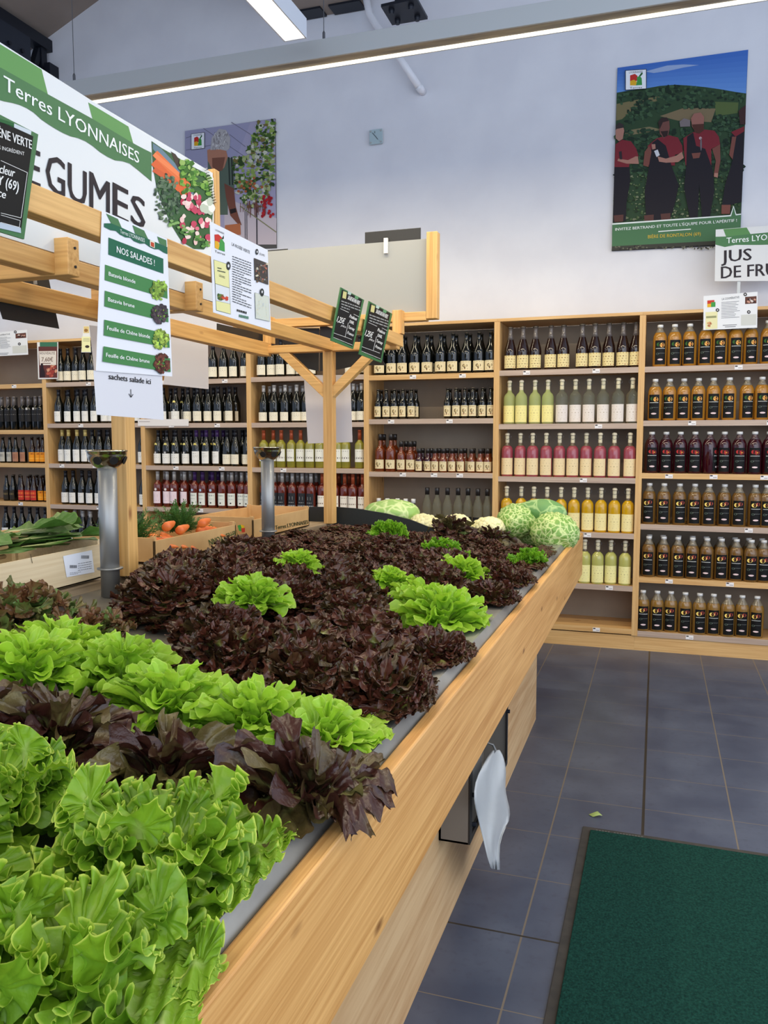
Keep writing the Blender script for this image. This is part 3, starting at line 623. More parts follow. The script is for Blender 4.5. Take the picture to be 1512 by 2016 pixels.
prof = [(BX-.030, .935), (BX-.046, .956), (BX-.050, .962), (BX-.054, .9625), (BX-.135, .958), (BX-.139, .952), (BX-.139, .885), (BX-.142, .885), (BX-.142, .955), (BX-.136, .962), (BX-.054, .9665), (BX-.047, .966), (BX-.030, .941)]
b.prism([(x, Y0, z) for x, z in prof], (0, Y1-.09-Y0, 0)); b.build('steel_lip', steelm, stand)
b = MB(); b.prism([(BX-.03, Y1-.20, .955), (BX-.03, Y1-.12, .955), (BX-.12, Y1-.03, .955), (-2.7, Y1-.03, .955), (-2.7, Y1-.11, .955), (BX-.16, Y1-.11, .955)], (0, 0, .012)); b.build('corner_lip', steelm, stand)
b = MB(); b.prism([(BX-.14, Y0, .895), (-1.62, Y0, 1.042), (-2.7, Y0, .895), (-2.7, Y0, .87), (-1.62, Y0, 1.015), (BX-.14, Y0, .87)], (0, Y1-.03-Y0, 0)); b.build('tray', noise_mat('tray_metal', (134, 128, 116), (100, 96, 88), 5, .55, .45, detail=8), stand)
b = MB(); b.box(-2.1, Y0, 1.0, -1.612, 4.0, 1.066); b.build('raised_ledge', wood('ledge_wood', (170, 150, 122), (130, 110, 84), 1), stand)
b = MB(); b.box(-.60, Y0, .0, -.579, 4.325, .70); b.build('side_panel', PANELW, stand)
b = MB(); b.box(-2.6, 4.30, .0, -.60, 4.325, .70); b.build('end_panel', wood('panel_pine_x', (212, 178, 132), (186, 146, 100), 0), stand)
b = MB(); b.box(-2.6, Y0, .66, -.58, 4.3, .70); b.box(-.58, 4.1, .66, BX-.03, 4.16, .70); b.box(-.58, 1.2, .66, BX-.03, 1.26, .70); b.build('support_rail', PANELW, stand)
# bag dispenser: a dark framed steel box screwed to the side panel
XF = -.485
pb = at(925, 1664, X=XF); pt_ = at(1000, 1392, X=XF); zb = pb.z
d = thing('bag_dispenser', 'grey metal bag dispenser box mounted below the stand board', 'dispenser', (XF, pb.y, zb))
ya, yb = pb.y, at(1000, 1440, X=XF).y
zt = .67
gr = mat('grey_sheet_metal', (128, 122, 114), .4, .3)
b = MB(); b.box(-.578, ya, zb, XF-.006, ya+.006, zt); b.box(-.578, yb-.006, zb, XF-.006, yb, zt); b.box(-.578, ya, zb, XF-.006, yb, zb+.006); b.box(-.578, ya, zb, -.572, yb, zt); b.build('box', gr, d)
b = MB(); w_ = .03
b.box(XF-.006, ya, zb, XF, ya+w_, zt); b.box(XF-.006, yb-w_*.5, zb, XF, yb, zt); b.box(XF-.006, ya+w_, zb, XF, yb-w_*.5, zb+.02); b.build('frame', mat('dark_frame', (52, 50, 50), .35, .5), d, bevel=.001)
b = MB(); b.box(XF-.02, ya+w_, zb+.03, XF-.008, ya+.20, zt-.02); b.build('face_plate', mat('bright_plate', (168, 168, 164), .3, .6), d)
for zz, yy in ((zb+.04, ya+.05), (zb+.13, ya+.05), (zb+.2, yb-.012)):
    b = MB(); b.tube([(XF-.004, yy, zz), (XF+.008, yy, zz)], .007, 10); b.build('screw', steel, d)
hk = at(968, 1478, X=XF+.012)
b = MB(); b.tube([(XF-.012, hk.y-.005, hk.z+.03), (XF+.016, hk.y-.004, hk.z+.022), (XF+.024, hk.y, hk.z+.004), (XF+.014, hk.y+.004, hk.z-.012)], .004, 8); b.build('hook', tubem0 := mat('hook_steel', (150, 148, 144), .3, .8), d)
b = MB(); b.tube([(XF-.03, hk.y+.05, hk.z+.03), (XF-.03, yb-.01, hk.z+.0)], .006, 8); b.build('rod', tubem0, d)
# the plastic bag that hangs out
bag = MB(); outline = [((968, 1478), (984, 1476)), ((948, 1510), (992, 1492)), ((934, 1540), (997, 1520)), ((932, 1575), (993, 1548)), ((938, 1600), (998, 1575)), ((944, 1625), (1007, 1603)), ((952, 1655), (996, 1630)), ((958, 1685), (981, 1660)), ((966, 1710), (985, 1713))]
g_ = []
for i, (l, r) in enumerate(outline):
    row_ = []
    for j in range(9):
        f = j/8; f = min(1, max(0, f+.03*sin(i*2.1+j*1.7)*(0 < j < 8))); x = l[0]+(r[0]-l[0])*f; y = l[1]+(r[1]-l[1])*f
        Xp = XF+.022+R.uniform(-.010, .010)*min(1, i)+.006*sin(f*6+i)-.008*(i == 0)
        row_.append(at(x, y, X=Xp))
    g_.append(row_)
vs = [p for r in g_ for p in r]; fs = [(i*9+j, i*9+j+1, (i+1)*9+j+1, (i+1)*9+j) for i in range(len(g_)-1) for j in range(8)]
bag.add(vs, fs)
bagm = mat('thin_plastic', (216, 220, 222), .22, 0, .5, **{'Transmission Weight': .35, 'IOR': 1.1})
o = bag.build('plastic_bag', bagm, None, True, loc=vs[4])
sb = o.modifiers.new('sub', 'SUBSURF'); sb.levels = 1; sb.render_levels = 1
so = o.modifiers.new('solid', 'SOLIDIFY'); so.thickness = .0012
tag(o, 'crumpled translucent plastic bag hanging from the dispenser over the floor', 'plastic bag')
# ------------------------------------------------------------------ the timber rack above the stand
rk = thing('display_rack', 'timber rack with posts, braces and long rails above the vegetable stand', 'rack', (-1.6, 3.2, 1.066))
CX = -1.6
for yy in (.75, 2.20, 3.92):
    b = MB(); b.box(CX-.026, yy-.026, 1.066, CX+.026, yy+.026, 1.945); b.build('post', RACKZ, rk, bevel=.003)
for s_ in (-1, 1):
    b = MB(); b.bar((CX+s_*.012, 3.92, 1.73), (CX+s_*.26, 3.92, 1.955), .045, .044, (0, 1, 0)); b.build('brace', RACKX, rk, bevel=.002)
for yy, z0_, xr in ((.75, 1.945, -1.525), (1.90, 1.945, -1.525), (2.55, 1.945, -1.525)):
    b = MB(); b.box(-1.96, yy-.023, z0_, xr, yy+.023, 2.045); b.build('cross_beam', RACKX, rk, bevel=.003)
    for zz in (1.97, 2.02):
        b = MB(); b.tube([(-1.527, yy+.004, zz), (-1.522, yy+.004, zz)], .004, 8); b.build('screw', steel, rk)
b = MB(); b.box(-1.97, 3.895, 1.945, -1.23, 3.945, 1.985); b.build('cross_beam', RACKX, rk, bevel=.003)
b = MB(); b.box(-1.62, -.2, 1.948, -1.57, 3.93, 2.004); b.build('rail', RACKY, rk, bevel=.003)
b = MB(); b.box(-1.27, -.2, 1.962, -1.225, 3.985, 2.022); b.build('rail', RACKY, rk, bevel=.003)
b = MB(); b.box(-1.98, -.2, 1.932, -1.93, 3.93, 2.0); b.build('rail', RACKY, rk, bevel=.003)
# end sign frame, seen from its grey back
GY = 4.0
ef = thing('framed_sign', 'large grey sign back in a pine frame at far end of rack', 'sign', (-1.6, GY, 2.1))
b = MB(); b.box(-2.13, GY, 2.13, -1.105, GY+.010, 2.488); b.build('grey_board', mat('grey_board', (158, 158, 153), .7), ef)
b = MB(); b.box(-1.105, GY-.025, 2.095, -1.05, GY+.03, 2.515); b.build('frame_post', RACKZ, ef, bevel=.003)
b = MB(); b.box(-2.18, GY-.025, 2.095, -2.13, GY+.03, 2.515); b.build('frame_post', RACKZ, ef, bevel=.003)
b = MB(); b.box(-2.13, GY-.025, 2.088, -1.105, GY+.03, 2.132); b.build('frame_rail', RACKX, ef, bevel=.003)
for xx, z0_ in ((-1.96, 2.002), (-1.245, 2.024)):
    b = MB(); b.box(xx-.025, GY-.06, z0_, xx+.025, GY-.012, 2.14); b.build('spacer_block', RACKZ, ef, bevel=.002)
b = MB(); b.box(-1.33, GY-.012, 2.43, -1.31, GY-.001, 2.505); b.build('plastic_clip', CAPW, ef)
for (x0, x1, z0, z1, lb) in ((-1.44, -1.145, 2.40, 2.548, 'black board edge poking above the right part of grey sign'), (-2.10, -1.87, 2.36, 2.498, 'black board edge poking above the left part of grey sign')):
    b = MB(); b.box(x0, GY+.014, z0, x1, GY+.019, z1)
    tag(b.build('hanging_slate', mat('slate_black', (34, 32, 30), .5), None, bevel=.002, loc=((x0+x1)/2, GY+.02, z0)), lb, 'slate', 'slates above the grey sign')
# ------------------------------------------------------------------ the big LEGUMES sign
GRN = (78, 122, 80); GRN2 = (100, 152, 88); WHT = (226, 230, 230); DK = (44, 38, 44)
SX = -1.57
ZA = (0, 0, 2.52); ZB = (0, 180, 3.78)
sg = Print(ZB, X=SX, n=(1, 0, 0))
pr = sg
def za(p): return (p[0]*1.5, (p[1]/2.52-180)*3.78)      # overview crop -> ZB crop
S_ = lambda *ps: [za(p) for p in ps]
sg.poly(S_((-260, 65), (-60, 172), (1060, 884), (1060, 1160), (1060, 1400), (-260, 900)), WHT, 1)
# green tabs, band with wavy hem
sg.poly(S_((-200, 90), (0, 220), (205, 345), (236, 468), (0, 345), (-240, 215)), GRN2, 2)
sg.poly(S_((436, 508), (636, 628), (660, 712), (457, 590)), GRN2, 2)
hem = [(-200, 420), (0, 500), (80, 515), (150, 545), (210, 600), (290, 650), (340, 675), (395, 688), (440, 710), (500, 760), (560, 795), (630, 803), (690, 850), (755, 905)]
sg.poly(S_((-240, 225), (0, 335), (236, 468), (457, 590), (660, 712), (750, 755)), GRN, 2) if 0 else None
topb = [(-220, 222), (0, 335), (236, 468), (457, 590), (660, 712), (748, 758)]
n_ = 26
def interp(c, x):
    return float(np.interp(x, [p[0] for p in c], [p[1] for p in c]))
for i in range(n_):
    xa = -200+950*i/n_; xb = -200+950*(i+1)/n_
    sg.poly(S_((xa, interp(topb, xa)), (xb, interp(topb, xb)), (xb, interp(hem, xb)), (xa, interp(hem, xa))), GRN, 3)
sg.text('Terres LYONNAISES', za((14, 445)), za((686, 812)), za((14, 372)), (240, 244, 240), 5, bold=.006)
sg.text('LÉGUMES', za((-70, 905)), za((716, 1120)), za((-70, 640)), DK, 5, bold=.004) if 0 else None
for ch, a_, b_, t_ in (('G', (225, 940), (318, 985), (225, 748)), ('U', (335, 985), (425, 1030), (335, 800)), ('M', (442, 1035), (540, 1085), (442, 845)), ('E', (558, 1080), (632, 1115), (558, 900)), ('S', (648, 1105), (716, 1138), (648, 955)), ('É', (120, 905), (195, 935), (120, 715))):
    sg.text(ch, za(a_), za(b_), za(t_), DK, 5, bold=.012)
# the picture quarter: vegetables
cen = [(750, 700), (800, 735), (870, 775), (940, 820), (1000, 850), (1040, 870), (1058, 1000), (1050, 1120), (1035, 1205), (1010, 1238), (960, 1235), (900, 1200), (850, 1120), (810, 1030), (775, 930), (755, 820)]
sg.poly(S_(*cen), (60, 96, 58), 3)
sg.poly(S_((755, 710), (800, 740), (870, 815), (900, 870), (960, 960), (940, 980), (860, 850), (756, 740)), (104, 130, 146), 4)
sg.poly(S_((845, 752), (868, 765), (892, 800), (886, 845), (868, 815)), (66, 54, 46), 4)
for a_, b_, w_, c_ in (((762, 800), (925, 965), 46, (218, 102, 56)), ((765, 760), (935, 930), 34, (226, 116, 66)), ((760, 840), (850, 900), 26, (206, 96, 56)), ((760, 765), (900, 880), 20, (236, 134, 84))):
    (ax, ay), (bx, by) = a_, b_
    sg.stroke(S_(a_, b_), w_*1.5, c_, 5)
for i in range(160):
    x = R.uniform(765, 895); y = R.uniform(860, 1110)
    if (x-828)**2/68**2+(y-985)**2/122**2 < 1: sg.blob(*za((x, y)), R.uniform(7, 17), R.uniform(7, 17), R.choice([(58, 84, 66), (84, 108, 84), (40, 62, 48), (104, 126, 98)]), 6+R.random(), 7, .3)
for i in range(110):
    x = R.uniform(890, 1045); y = R.uniform(790, 960)
    if y > 760+(x-880)*.62+10 and y < 960: sg.blob(*za((x, y)), R.uniform(10, 24), R.uniform(10, 22), R.choice([(84, 138, 52), (60, 108, 40), (120, 166, 70), (148, 180, 96)]), 6+R.random(), 6, .4)
for i in range(50):
    x = R.uniform(895, 1040); y = R.uniform(960, 1200)
    if y > 960+(x-895)*.1: sg.blob(*za((x, y)), R.uniform(14, 24), R.uniform(16, 30), R.choice([(214, 112, 130), (190, 70, 96), (230, 196, 190), (236, 214, 206), (170, 52, 76)]), 7+R.random(), 9, .15)
for i in range(10):
    sg.blob(*za((R.uniform(985, 1045), R.uniform(990, 1060))), 26, 34, R.choice([(214, 218, 208), (236, 236, 226), (190, 200, 180)]), 9, 9, .1)
for i in range(40):
    a = R.uniform(0, 1); sg.blob(*za((835+190*a+R.uniform(-12, 22), 1105+115*a+R.uniform(-18, 12))), 15, 11, R.choice([(96, 146, 72), (66, 112, 52), (128, 170, 100)]), 9, 7, .3)
for i in range(26):
    a = i/25; x_, y_ = 1008+46*a**.7, 838+170*a
    sg.stroke(S_((x_-8, y_+3), (x_+10, y_-3)), 4, (44, 46, 42) if i % 2 else (206, 208, 196), 12)
lp = [sg.w(p) for p in S_((-260, 65), (1058, 880), (1058, 1160), (1030, 1235), (-260, 1000))]
ya_, yb_ = lp[0].y, at(420, 345, X=SX).y
sgt = thing('sign_board', 'large green and white LÉGUMES sign board standing on the rack', 'sign', (SX, 2.4, 2.12))
b = MB(); b.box(SX-.010, 1.08, 2.006, SX, yb_-.004, 2.47); b.build('board', mat('sign_white', WHT, .4), sgt)
sg.build('print', PRINT, sgt)
b = MB(); b.box(SX-.045, yb_, 2.006, SX+.005, yb_+.037, 2.487); b.build('end_post', RACKZ, sgt, bevel=.002)
# ------------------------------------------------------------------ logo used on the sheets
def logo(p, x0, y0, w, h, dy=0, lay=4, frame=False, ring=True):
    """square emblem of red, yellow and green fields with a ring of letters"""
    def m(u, v): return (x0+u*w, y0+v*h+dy*u)
    if frame: p.poly([m(-.05, -.05), m(1.05, -.05), m(1.05, 1.05), m(-.05, 1.05)], (40, 40, 44), lay); p.poly([m(-.02, -.02), m(1.02, -.02), m(1.02, 1.02), m(-.02, 1.02)], (238, 240, 242), lay+.3)
    p.poly([m(.2, .25), m(.45, .18), m(.58, .3), m(.6, .55), m(.4, .62), m(.2, .56)], (196, 52, 44), lay+1)
    p.poly([m(.2, .56), m(.4, .5), m(.55, .62), m(.5, .82), m(.2, .8)], (222, 170, 40), lay+1.2)
    p.poly([m(.55, .38), m(.7, .3), m(.8, .45), m(.82, .82), m(.5, .82), m(.56, .6)], (66, 150, 72), lay+1.1)
    p.poly([m(.66, .3), m(.82, .1), m(.86, .2), m(.74, .34)], (40, 96, 50), lay+1.3)
    if ring:
        p.text('Terres', m(.18, .99), m(.82, .99), m(.18, .88), (50, 50, 50), lay+1)
        p.text('LYONNAISES', m(.15, .14), m(.85, .14), m(.15, .03), (50, 50, 50), lay+1)
# ------------------------------------------------------------------ sheets on the rack, facing the aisle
RX = -1.221
ZS = (180, 400, 6.3)
p = Print(ZS, X=RX, n=(1, 0, 0)); D = (52, 60, 60)
H2 = (36, 100, 74); H3 = (72, 130, 76)
def slope_rect(x0, y0, x1, y1, y2, y3, col, lay=2): p.poly([(x0, y0), (x1, y1), (x1+14, y2), (x0-8, y3)], col, lay)
p.poly([(178, 128), (325, 196), (372, 305), (240, 250)], GRN, 2); p.poly([(505, 272), (650, 340), (700, 445), (540, 380)], GRN, 2); p.poly([(812, 412), (925, 460), (930, 540), (840, 500)], GRN, 2)
p.poly([(152, 250), (240, 250), (372, 305), (540, 385), (700, 445), (840, 505), (935, 545), (938, 632), (890, 612), (830, 572), (780, 572), (720, 545), (660, 500), (600, 503), (520, 470), (480, 430), (420, 425), (350, 390), (300, 345), (230, 335), (152, 295)], H2, 3)
p.text('Terres LYONNAISES', (345, 372), (650, 488), (345, 322), (220, 232, 224), 5)
p.poly([(715, 455), (775, 480), (775, 560), (715, 535)], (226, 220, 200), 5); p.poly([(725, 480), (765, 495), (765, 550), (725, 530)], (190, 70, 40), 6)
p.poly([(208, 425), (888, 690), (890, 875), (206, 638)], H2, 2)
p.text('NOS SALADES !', (305, 612), (775, 778), (305, 530), (238, 242, 238), 4, bold=.01)
for (a_, b_, c_, e_), tx, tl, tr, th, hc in (
        (((165, 762), (935, 1015), (940, 1185), (160, 955)), 'Batavia blonde', (205, 898), (535, 998), 50, (128, 160, 66)),
        (((160, 1085), (945, 1310), (950, 1478), (155, 1280)), 'Batavia brune', (195, 1215), (522, 1300), 50, (72, 62, 66)),
        (((152, 1445), (955, 1625), (962, 1795), (146, 1640)), 'Feuille de Chêne blonde', (180, 1570), (712, 1680), 50, (150, 176, 76)),
        (((140, 1775), (965, 1925), (972, 2095), (128, 1965)), 'Feuille de Chêne brune', (165, 1905), (705, 1985), 50, (96, 54, 44))):
    p.poly([a_, b_, c_, e_], H3, 2)
    p.text(tx, tl, tr, (tl[0], tl[1]-th), (240, 244, 240), 4, bold=.008)
    cx_, cy_ = b_[0]-112, b_[1]+60
    for i in range(90):
        a = R.uniform(0, 6.28); q = sqrt(R.random()); k_ = R.uniform(.65, 1.35)
        p.blob(cx_+q*95*cos(a), cy_+q*122*sin(a), 18, 20, tuple(int(min(255, v*k_)) for v in hc), 5+i*.01, 6, .4)
    if hc[0] < 100:
        for i in range(8): p.blob(cx_+R.uniform(-60, 60), cy_+R.uniform(-60, 60), 9, 9, (120, 150, 60), 7, 6, .4)
q = [p.w(t_) for t_ in ((134, 88), (938, 440), (1003, 2150), (62, 2078))]
panel('paper_sheet', 'tall laminated green and white NOS SALADES list hanging on the front rail', 'sheet', q, .0015, (228, 230, 236), p, 'sheet')
p = Print((0, 620, 4.2), X=RX-.004, n=(1, 0, 0))
p.text('sachets salade ici', (895, 530), (1243, 573), (895, 482), (34, 34, 38), 3, bold=.014)
p.stroke([(1078, 615), (1080, 680)], 4.5, (34, 34, 38), 3); p.stroke([(1062, 652), (1080, 682), (1097, 656)], 4.5, (34, 34, 38), 3)
q = [p.w(t_) for t_ in ((775, 460), (1340, 470), (1355, 868), (800, 825))]
panel('paper_sheet', 'plain white sachets salade ici sheet hanging below the salad list', 'sheet', q, .001, (214, 214, 220), p, 'sheet')
p = Print((400, 440, 9.165), X=RX, n=(1, 0, 0))
p.poly([(200, 200), (270, 195), (330, 250), (340, 390), (270, 330), (205, 310)], (196, 52, 44), 2); p.poly([(205, 310), (270, 330), (290, 400), (270, 470), (205, 440)], (222, 170, 40), 2.2)
p.poly([(300, 270), (340, 290), (380, 350), (385, 510), (270, 470), (290, 380)], (66, 150, 72), 2.1); p.poly([(335, 265), (365, 215), (368, 270), (345, 290)], (30, 60, 34), 2.3)
p.text('LYONNAISES', (215, 130), (375, 200), (215, 98), (60, 60, 60), 2); p.text('Terres', (205, 520), (390, 578), (205, 478), (60, 60, 60), 2)
p.text('LA ROSÉE VERTE', (512, 395), (838, 548), (512, 338), (50, 52, 54), 2)
p.poly([(185, 650), (455, 740), (495, 1640), (232, 1570)], (110, 120, 96), 1.5); p.poly([(190, 658), (450, 745), (466, 1160), (212, 1080)], (226, 222, 158), 2); p.poly([(214, 1090), (466, 1170), (478, 1450), (226, 1390)], (216, 220, 224), 2); p.poly([(226, 1395), (480, 1455), (490, 1632), (236, 1562)], (226, 222, 158), 2)
p.lines(250, 790, 395, 890, 2, (70, 80, 70), 3, 34, .4); p.text('LÉGUMES', (280, 955), (385, 998), (280, 915), (70, 80, 70), 3)
for i in range(16): p.blob(R.uniform(265, 350), R.uniform(1260, 1380), 24, 24, R.choice([(96, 130, 60), (60, 90, 44), (120, 90, 50)]), 3, 7, .3)
for i in range(10): p.blob(R.uniform(340, 430), R.uniform(1330, 1420), 22, 18, R.choice([(206, 84, 58), (190, 60, 50)]), 3.4, 7, .3)
p.blob(447, 765, 40, 80, (48, 50, 52), 3); p.blob(447, 765, 17, 30, (220, 220, 220), 3.5)
p.lines(520, 585, 860, 1440, 19, (70, 72, 76), 2, 125, .3)
p.lines(600, 1545, 845, 1640, 1, (60, 60, 60), 2, 70, .4); p.lines(640, 1640, 815, 1700, 1, (90, 130, 110), 2, 40, .8)
p.blob(960, 512, 26, 54, (40, 44, 44), 3); p.blob(960, 512, 11, 22, (220, 220, 220), 3.5); p.text('LÉGUMES', (1005, 560), (1102, 600), (1005, 522), (60, 60, 60), 2)
p.poly([(908, 622), (1158, 720), (1168, 1108), (920, 1020)], (70, 64, 60), 2)
for i in range(46): p.blob(R.uniform(930, 1140), R.uniform(720, 1050), R.uniform(8, 26), R.uniform(8, 26), R.choice([(180, 110, 90), (60, 52, 50), (150, 146, 140), (110, 84, 60), (206, 196, 170), (90, 84, 80)]), 3, 6, .4)
p.poly([(920, 1245), (1175, 1320), (1190, 1770), (935, 1715)], (150, 156, 150), 2); p.poly([(925, 1252), (1170, 1325), (1184, 1762), (940, 1708)], (206, 210, 196), 2.4)
for i in range(50):
    x = R.uniform(945, 1150); y = R.uniform(1340, 1700); p.stroke([(x, y), (x+R.uniform(-30, 30), y+R.uniform(-30, 30))], 4, R.choice([(180, 190, 170), (220, 206, 160), (190, 200, 210)]), 3)
p.blob(1045, 1245, 36, 74, (44, 48, 46), 4); p.blob(1045, 1235, 13, 26, (220, 220, 220), 4.5)
q = [p.w(t_) for t_ in ((125, -40), (1165, 480), (1222, 1925), (185, 1605))]
panel('paper_sheet', 'white LA ROSÉE VERTE producer sheet hanging on the front rail', 'sheet', q, .0015, (226, 228, 234), p, 'sheet')
# slates with green frames on the front rail
def slate(label, zoom, pts, inner, texts, strokes=(), X=RX+.01, frame=(44, 104, 52), extra=None):
    p = Print(zoom, X=X, n=(1, 0, 0))
    p.poly(inner, (13, 13, 14), 2)
    for a in texts: p.text(*a)
    for pts_, w_, c_ in strokes: p.stroke(pts_, w_, c_, 4)
    if extra: extra(p)
    q = [p.w(t_) for t_ in pts]
    return panel('price_slate', label, 'slate', q, .004, frame, p, 'frame')
CH = (226, 226, 222)
def ex(p):
    p.poly([(-400, 70), (102, 238), (102, 262), (-400, 100)], (40, 96, 52), 2.5); p.poly([(102, 238), (230, 295), (226, 325), (100, 268)], (200, 208, 212), 2.5)
    p.poly([(-400, 880), (0, 975), (150, 1015), (152, 1055), (0, 1020), (-400, 930)], (176, 188, 200), 3)
slate('black chalk price slate in green frame, nearest on front rail', ZB, [(-400, 40), (0, 172), (285, 320), (180, 1100), (0, 1045), (-400, 960)], [(-400, 90), (0, 225), (245, 335), (152, 1050), (0, 1000), (-400, 920)],
      [('FEUILLE DE CHÊNE VERTE', (-420, 185), (230, 430), (-420, 110), CH, 4, 0, .02), ('VENDUES PAR SALADES SANS INGRÉDIENT', (-440, 320), (175, 478), (-440, 290), CH, 4), ('Tardy Saint cleur', (-300, 520), (105, 640), (-300, 450), CH, 4, .3, .02), ('BRIGNAY (69)', (-270, 600), (132, 748), (-270, 520), CH, 4, .2, .02), ('France', (-160, 735), (36, 800), (-160, 670), CH, 4, .3, .02)],
      [([(0, 515), (198, 605), (150, 942), (0, 905)], 3.5, CH), ([(0, 920), (145, 962), (138, 1012), (0, 975)], 3, CH)], extra=ex)
ZC = (560, 500, 4.725)
def minislate(label, o, X):
    dx, dy = o
    T = lambda *ps: [(a+dx, b_+dy) for a, b_ in ps]
    def ex(p):
        p.poly(T((590, 345), (622, 360), (612, 385), (584, 372)), (170, 190, 180), 3); p.poly(T((655, 385), (688, 398), (680, 425), (650, 412)), (90, 140, 96), 3)
        p.poly(T((545, 345), (578, 357), (568, 420), (535, 408)), (196, 190, 130), 3)
        p.lines(525+dx, 432+dy, 700+dx, 512+dy, 3, (150, 152, 150), 4, 62, .4)
    (x0, y0) = o
    slate(label, ZC, T((525, 310), (742, 428), (640, 885), (433, 805)), T((535, 330), (722, 425), (630, 862), (452, 775)),
          [('SALADE BATAVIA VERTE', *T((582, 420), (690, 475), (594, 385)), CH, 4, 0, .03), ('1,25€', *T((480, 628), (552, 655), (492, 575)), CH, 4, .3, .02), ('pièce', *T((520, 670), (565, 690), (528, 650)), CH, 4, .3),
           ('Pradoux', *T((598, 590), (668, 622), (606, 560)), CH, 4, .2, .02), ('EARL', *T((598, 640), (640, 658), (604, 612)), CH, 4, .2, .02), ('Ternay', *T((588, 692), (645, 716), (594, 664)), CH, 4, .2, .02), ('France', *T((578, 742), (636, 768), (584, 715)), CH, 4, .2, .02)],
          [(T((515, 508), (595, 545)), 3, CH), (T((640, 560), (690, 585)), 3, CH), (T((455, 735), (560, 772), (622, 795)), 3, CH), (T((590, 640), (560, 772)), 3, CH), (T((450, 775), (628, 848)), 3, CH)], X=X, extra=ex)
minislate('left of the two small price slates at far end of front rail', (0, 0), -1.205)
minislate('right of the two small price slates at far end of front rail', (262, 128), -1.21)
# backs of slates and sheets on the other side of the rack
nob = lambda X=None, Y=None, z=(0, 0, 1), n=(1, 0, 0): Print(z, X=X, Y=Y, n=n)
def back_of(name, label, cat, zoom, pts, X, col, th=.003, m=None, Y=None, n=(1, 0, 0)):
    p = Print(zoom, X=X, Y=Y, n=n); q = [p.w(t_) for t_ in pts]
    return panel(name, label, cat, q, th, col, p, 'board', m=m)
ZN = (0, 340, 6.3)
blk = mat('slate_black', (34, 32, 30), .5)
back_of('hanging_slate', 'back of a large black slate hanging behind the rack, far left', 'slate', ZN, [(-200, 1080), (600, 1290), (735, 1935), (40, 1815), (-40, 1560)], -1.99, (34, 32, 30), m=blk)
b = Print(ZN, X=-1.92, n=(1, 0, 0)); b.blob(380, 1330, 1, 1, (0, 0, 0))
h = MB(); pp = [at(0+x/6.3, 340+y/6.3, X=-1.915) for x, y in ((225, 1300), (300, 1285), (380, 1275), (430, 1310), (440, 1385))]
h.tube(pp, .006, 8); tag(h.build('rail_hook', CAPW, None, True, loc=pp[2]), 'small white plastic hook on the rear rail, far left', 'hook')
back_of('hanging_slate', 'black slate seen from behind, hanging between rack post and sheets', 'slate', ZC, [(60, 690), (325, 690), (315, 1090), (130, 1050), (-30, 800)], None, (34, 32, 30), m=blk, Y=4.036, n=(0, -1, 0))
back_of('hanging_slate', 'black slate seen from behind, right of far rack post', 'slate', ZC, [(330, 650), (440, 690), (700, 860), (880, 950), (945, 1035), (690, 1035), (500, 1075), (330, 1090)], None, (34, 32, 30), m=blk, Y=4.036, n=(0, -1, 0))
back_of('hanging_slate', 'small black slate behind the rear rail beside the white clips', 'slate', (380, 420, 6.3), [(300, 1365), (890, 1500), (885, 1620), (300, 1500)], -2.0, (34, 32, 30), m=blk)
sheet_back = mat('paper_back', (206, 200, 198), .7)  # even grey paper for the backs of the hanging sheets
back_of('paper_sheet', 'grey back of a sheet hanging behind the salad list', 'sheet', Z2, [(275, 110), (622, 190), (628, 606), (200, 560)], -1.925, (206, 200, 198), .001, m=sheet_back)
back_of('paper_sheet', 'long grey back of a sheet hanging behind the far rack post', 'sheet', Z3, [(545, 395), (1005, 395), (1028, 1060), (585, 1075)], None, (206, 200, 198), .001, m=sheet_back, Y=4.045, n=(0, -1, 0))
back_of('paper_sheet', 'narrow grey sheet edge left of the salad list', 'sheet', Z1, [(740, 85), (860, 100), (860, 560), (790, 560)], -1.925, (200, 200, 206), .001, m=sheet_back)
# ------------------------------------------------------------------ posters and signs on the wall and shelves
PY = WALLY-.012
ZP = (1180, 80, 3.361)
p = Print(ZP, Y=PY, step=.0006)
sky = [(64, 108, 186), (74, 120, 196), (92, 138, 206), (112, 152, 210)]
TLx = lambda y: 120-(y-180)*.031; TRx = lambda y: 985-(y-60)*.049
for i in range(8):
    f0 = i/8; f1 = (i+1)/8; c = tuple(int(np.interp(f0, [0, 1], [a, b_])) for a, b_ in zip(sky[0], (104, 150, 212)))
    ya0 = 180+170*f0; ya1 = 180+170*f1; yb0 = 60+290*f0; yb1 = 60+290*f1
    p.poly([(TLx(ya0), ya0), (TRx(yb0), yb0), (TRx(yb1), yb1), (TLx(ya1), ya1)], c, 1)
p.poly([(300, 205), (450, 165), (560, 158), (660, 162), (560, 178), (460, 200), (360, 215)], (150, 170, 206), 2)
hill = [(115, 345), (200, 330), (300, 318), (400, 300), (500, 292), (600, 298), (700, 308), (800, 322), (900, 340), (972, 350)]
p.poly(hill+[(935, 1150), (90, 1215)], (48, 70, 46), 2)
p.poly([(113, 420), (260, 390), (410, 368), (380, 400), (240, 440), (150, 520), (112, 530)], (118, 108, 74), 3); p.poly([(430, 490), (560, 445), (770, 450), (740, 540), (520, 530), (400, 500)], (124, 108, 80), 3); p.poly([(160, 600), (330, 570), (420, 590), (180, 630)], (124, 114, 82), 3); p.poly([(765, 405), (920, 410), (915, 480), (770, 500)], (84, 100, 56), 3)
def speck(n, x0, y0, x1, y1, cols, r0, r1, lay, cond=None):
    for i in range(n):
        x = R.uniform(x0, x1); y = R.uniform(y0, y1)
        if cond and not cond(x, y): continue
        p.blob(x, y, R.uniform(r0, r1), R.uniform(r0, r1)*.8, R.choice(cols), lay+R.random()*.5, 6, .35)
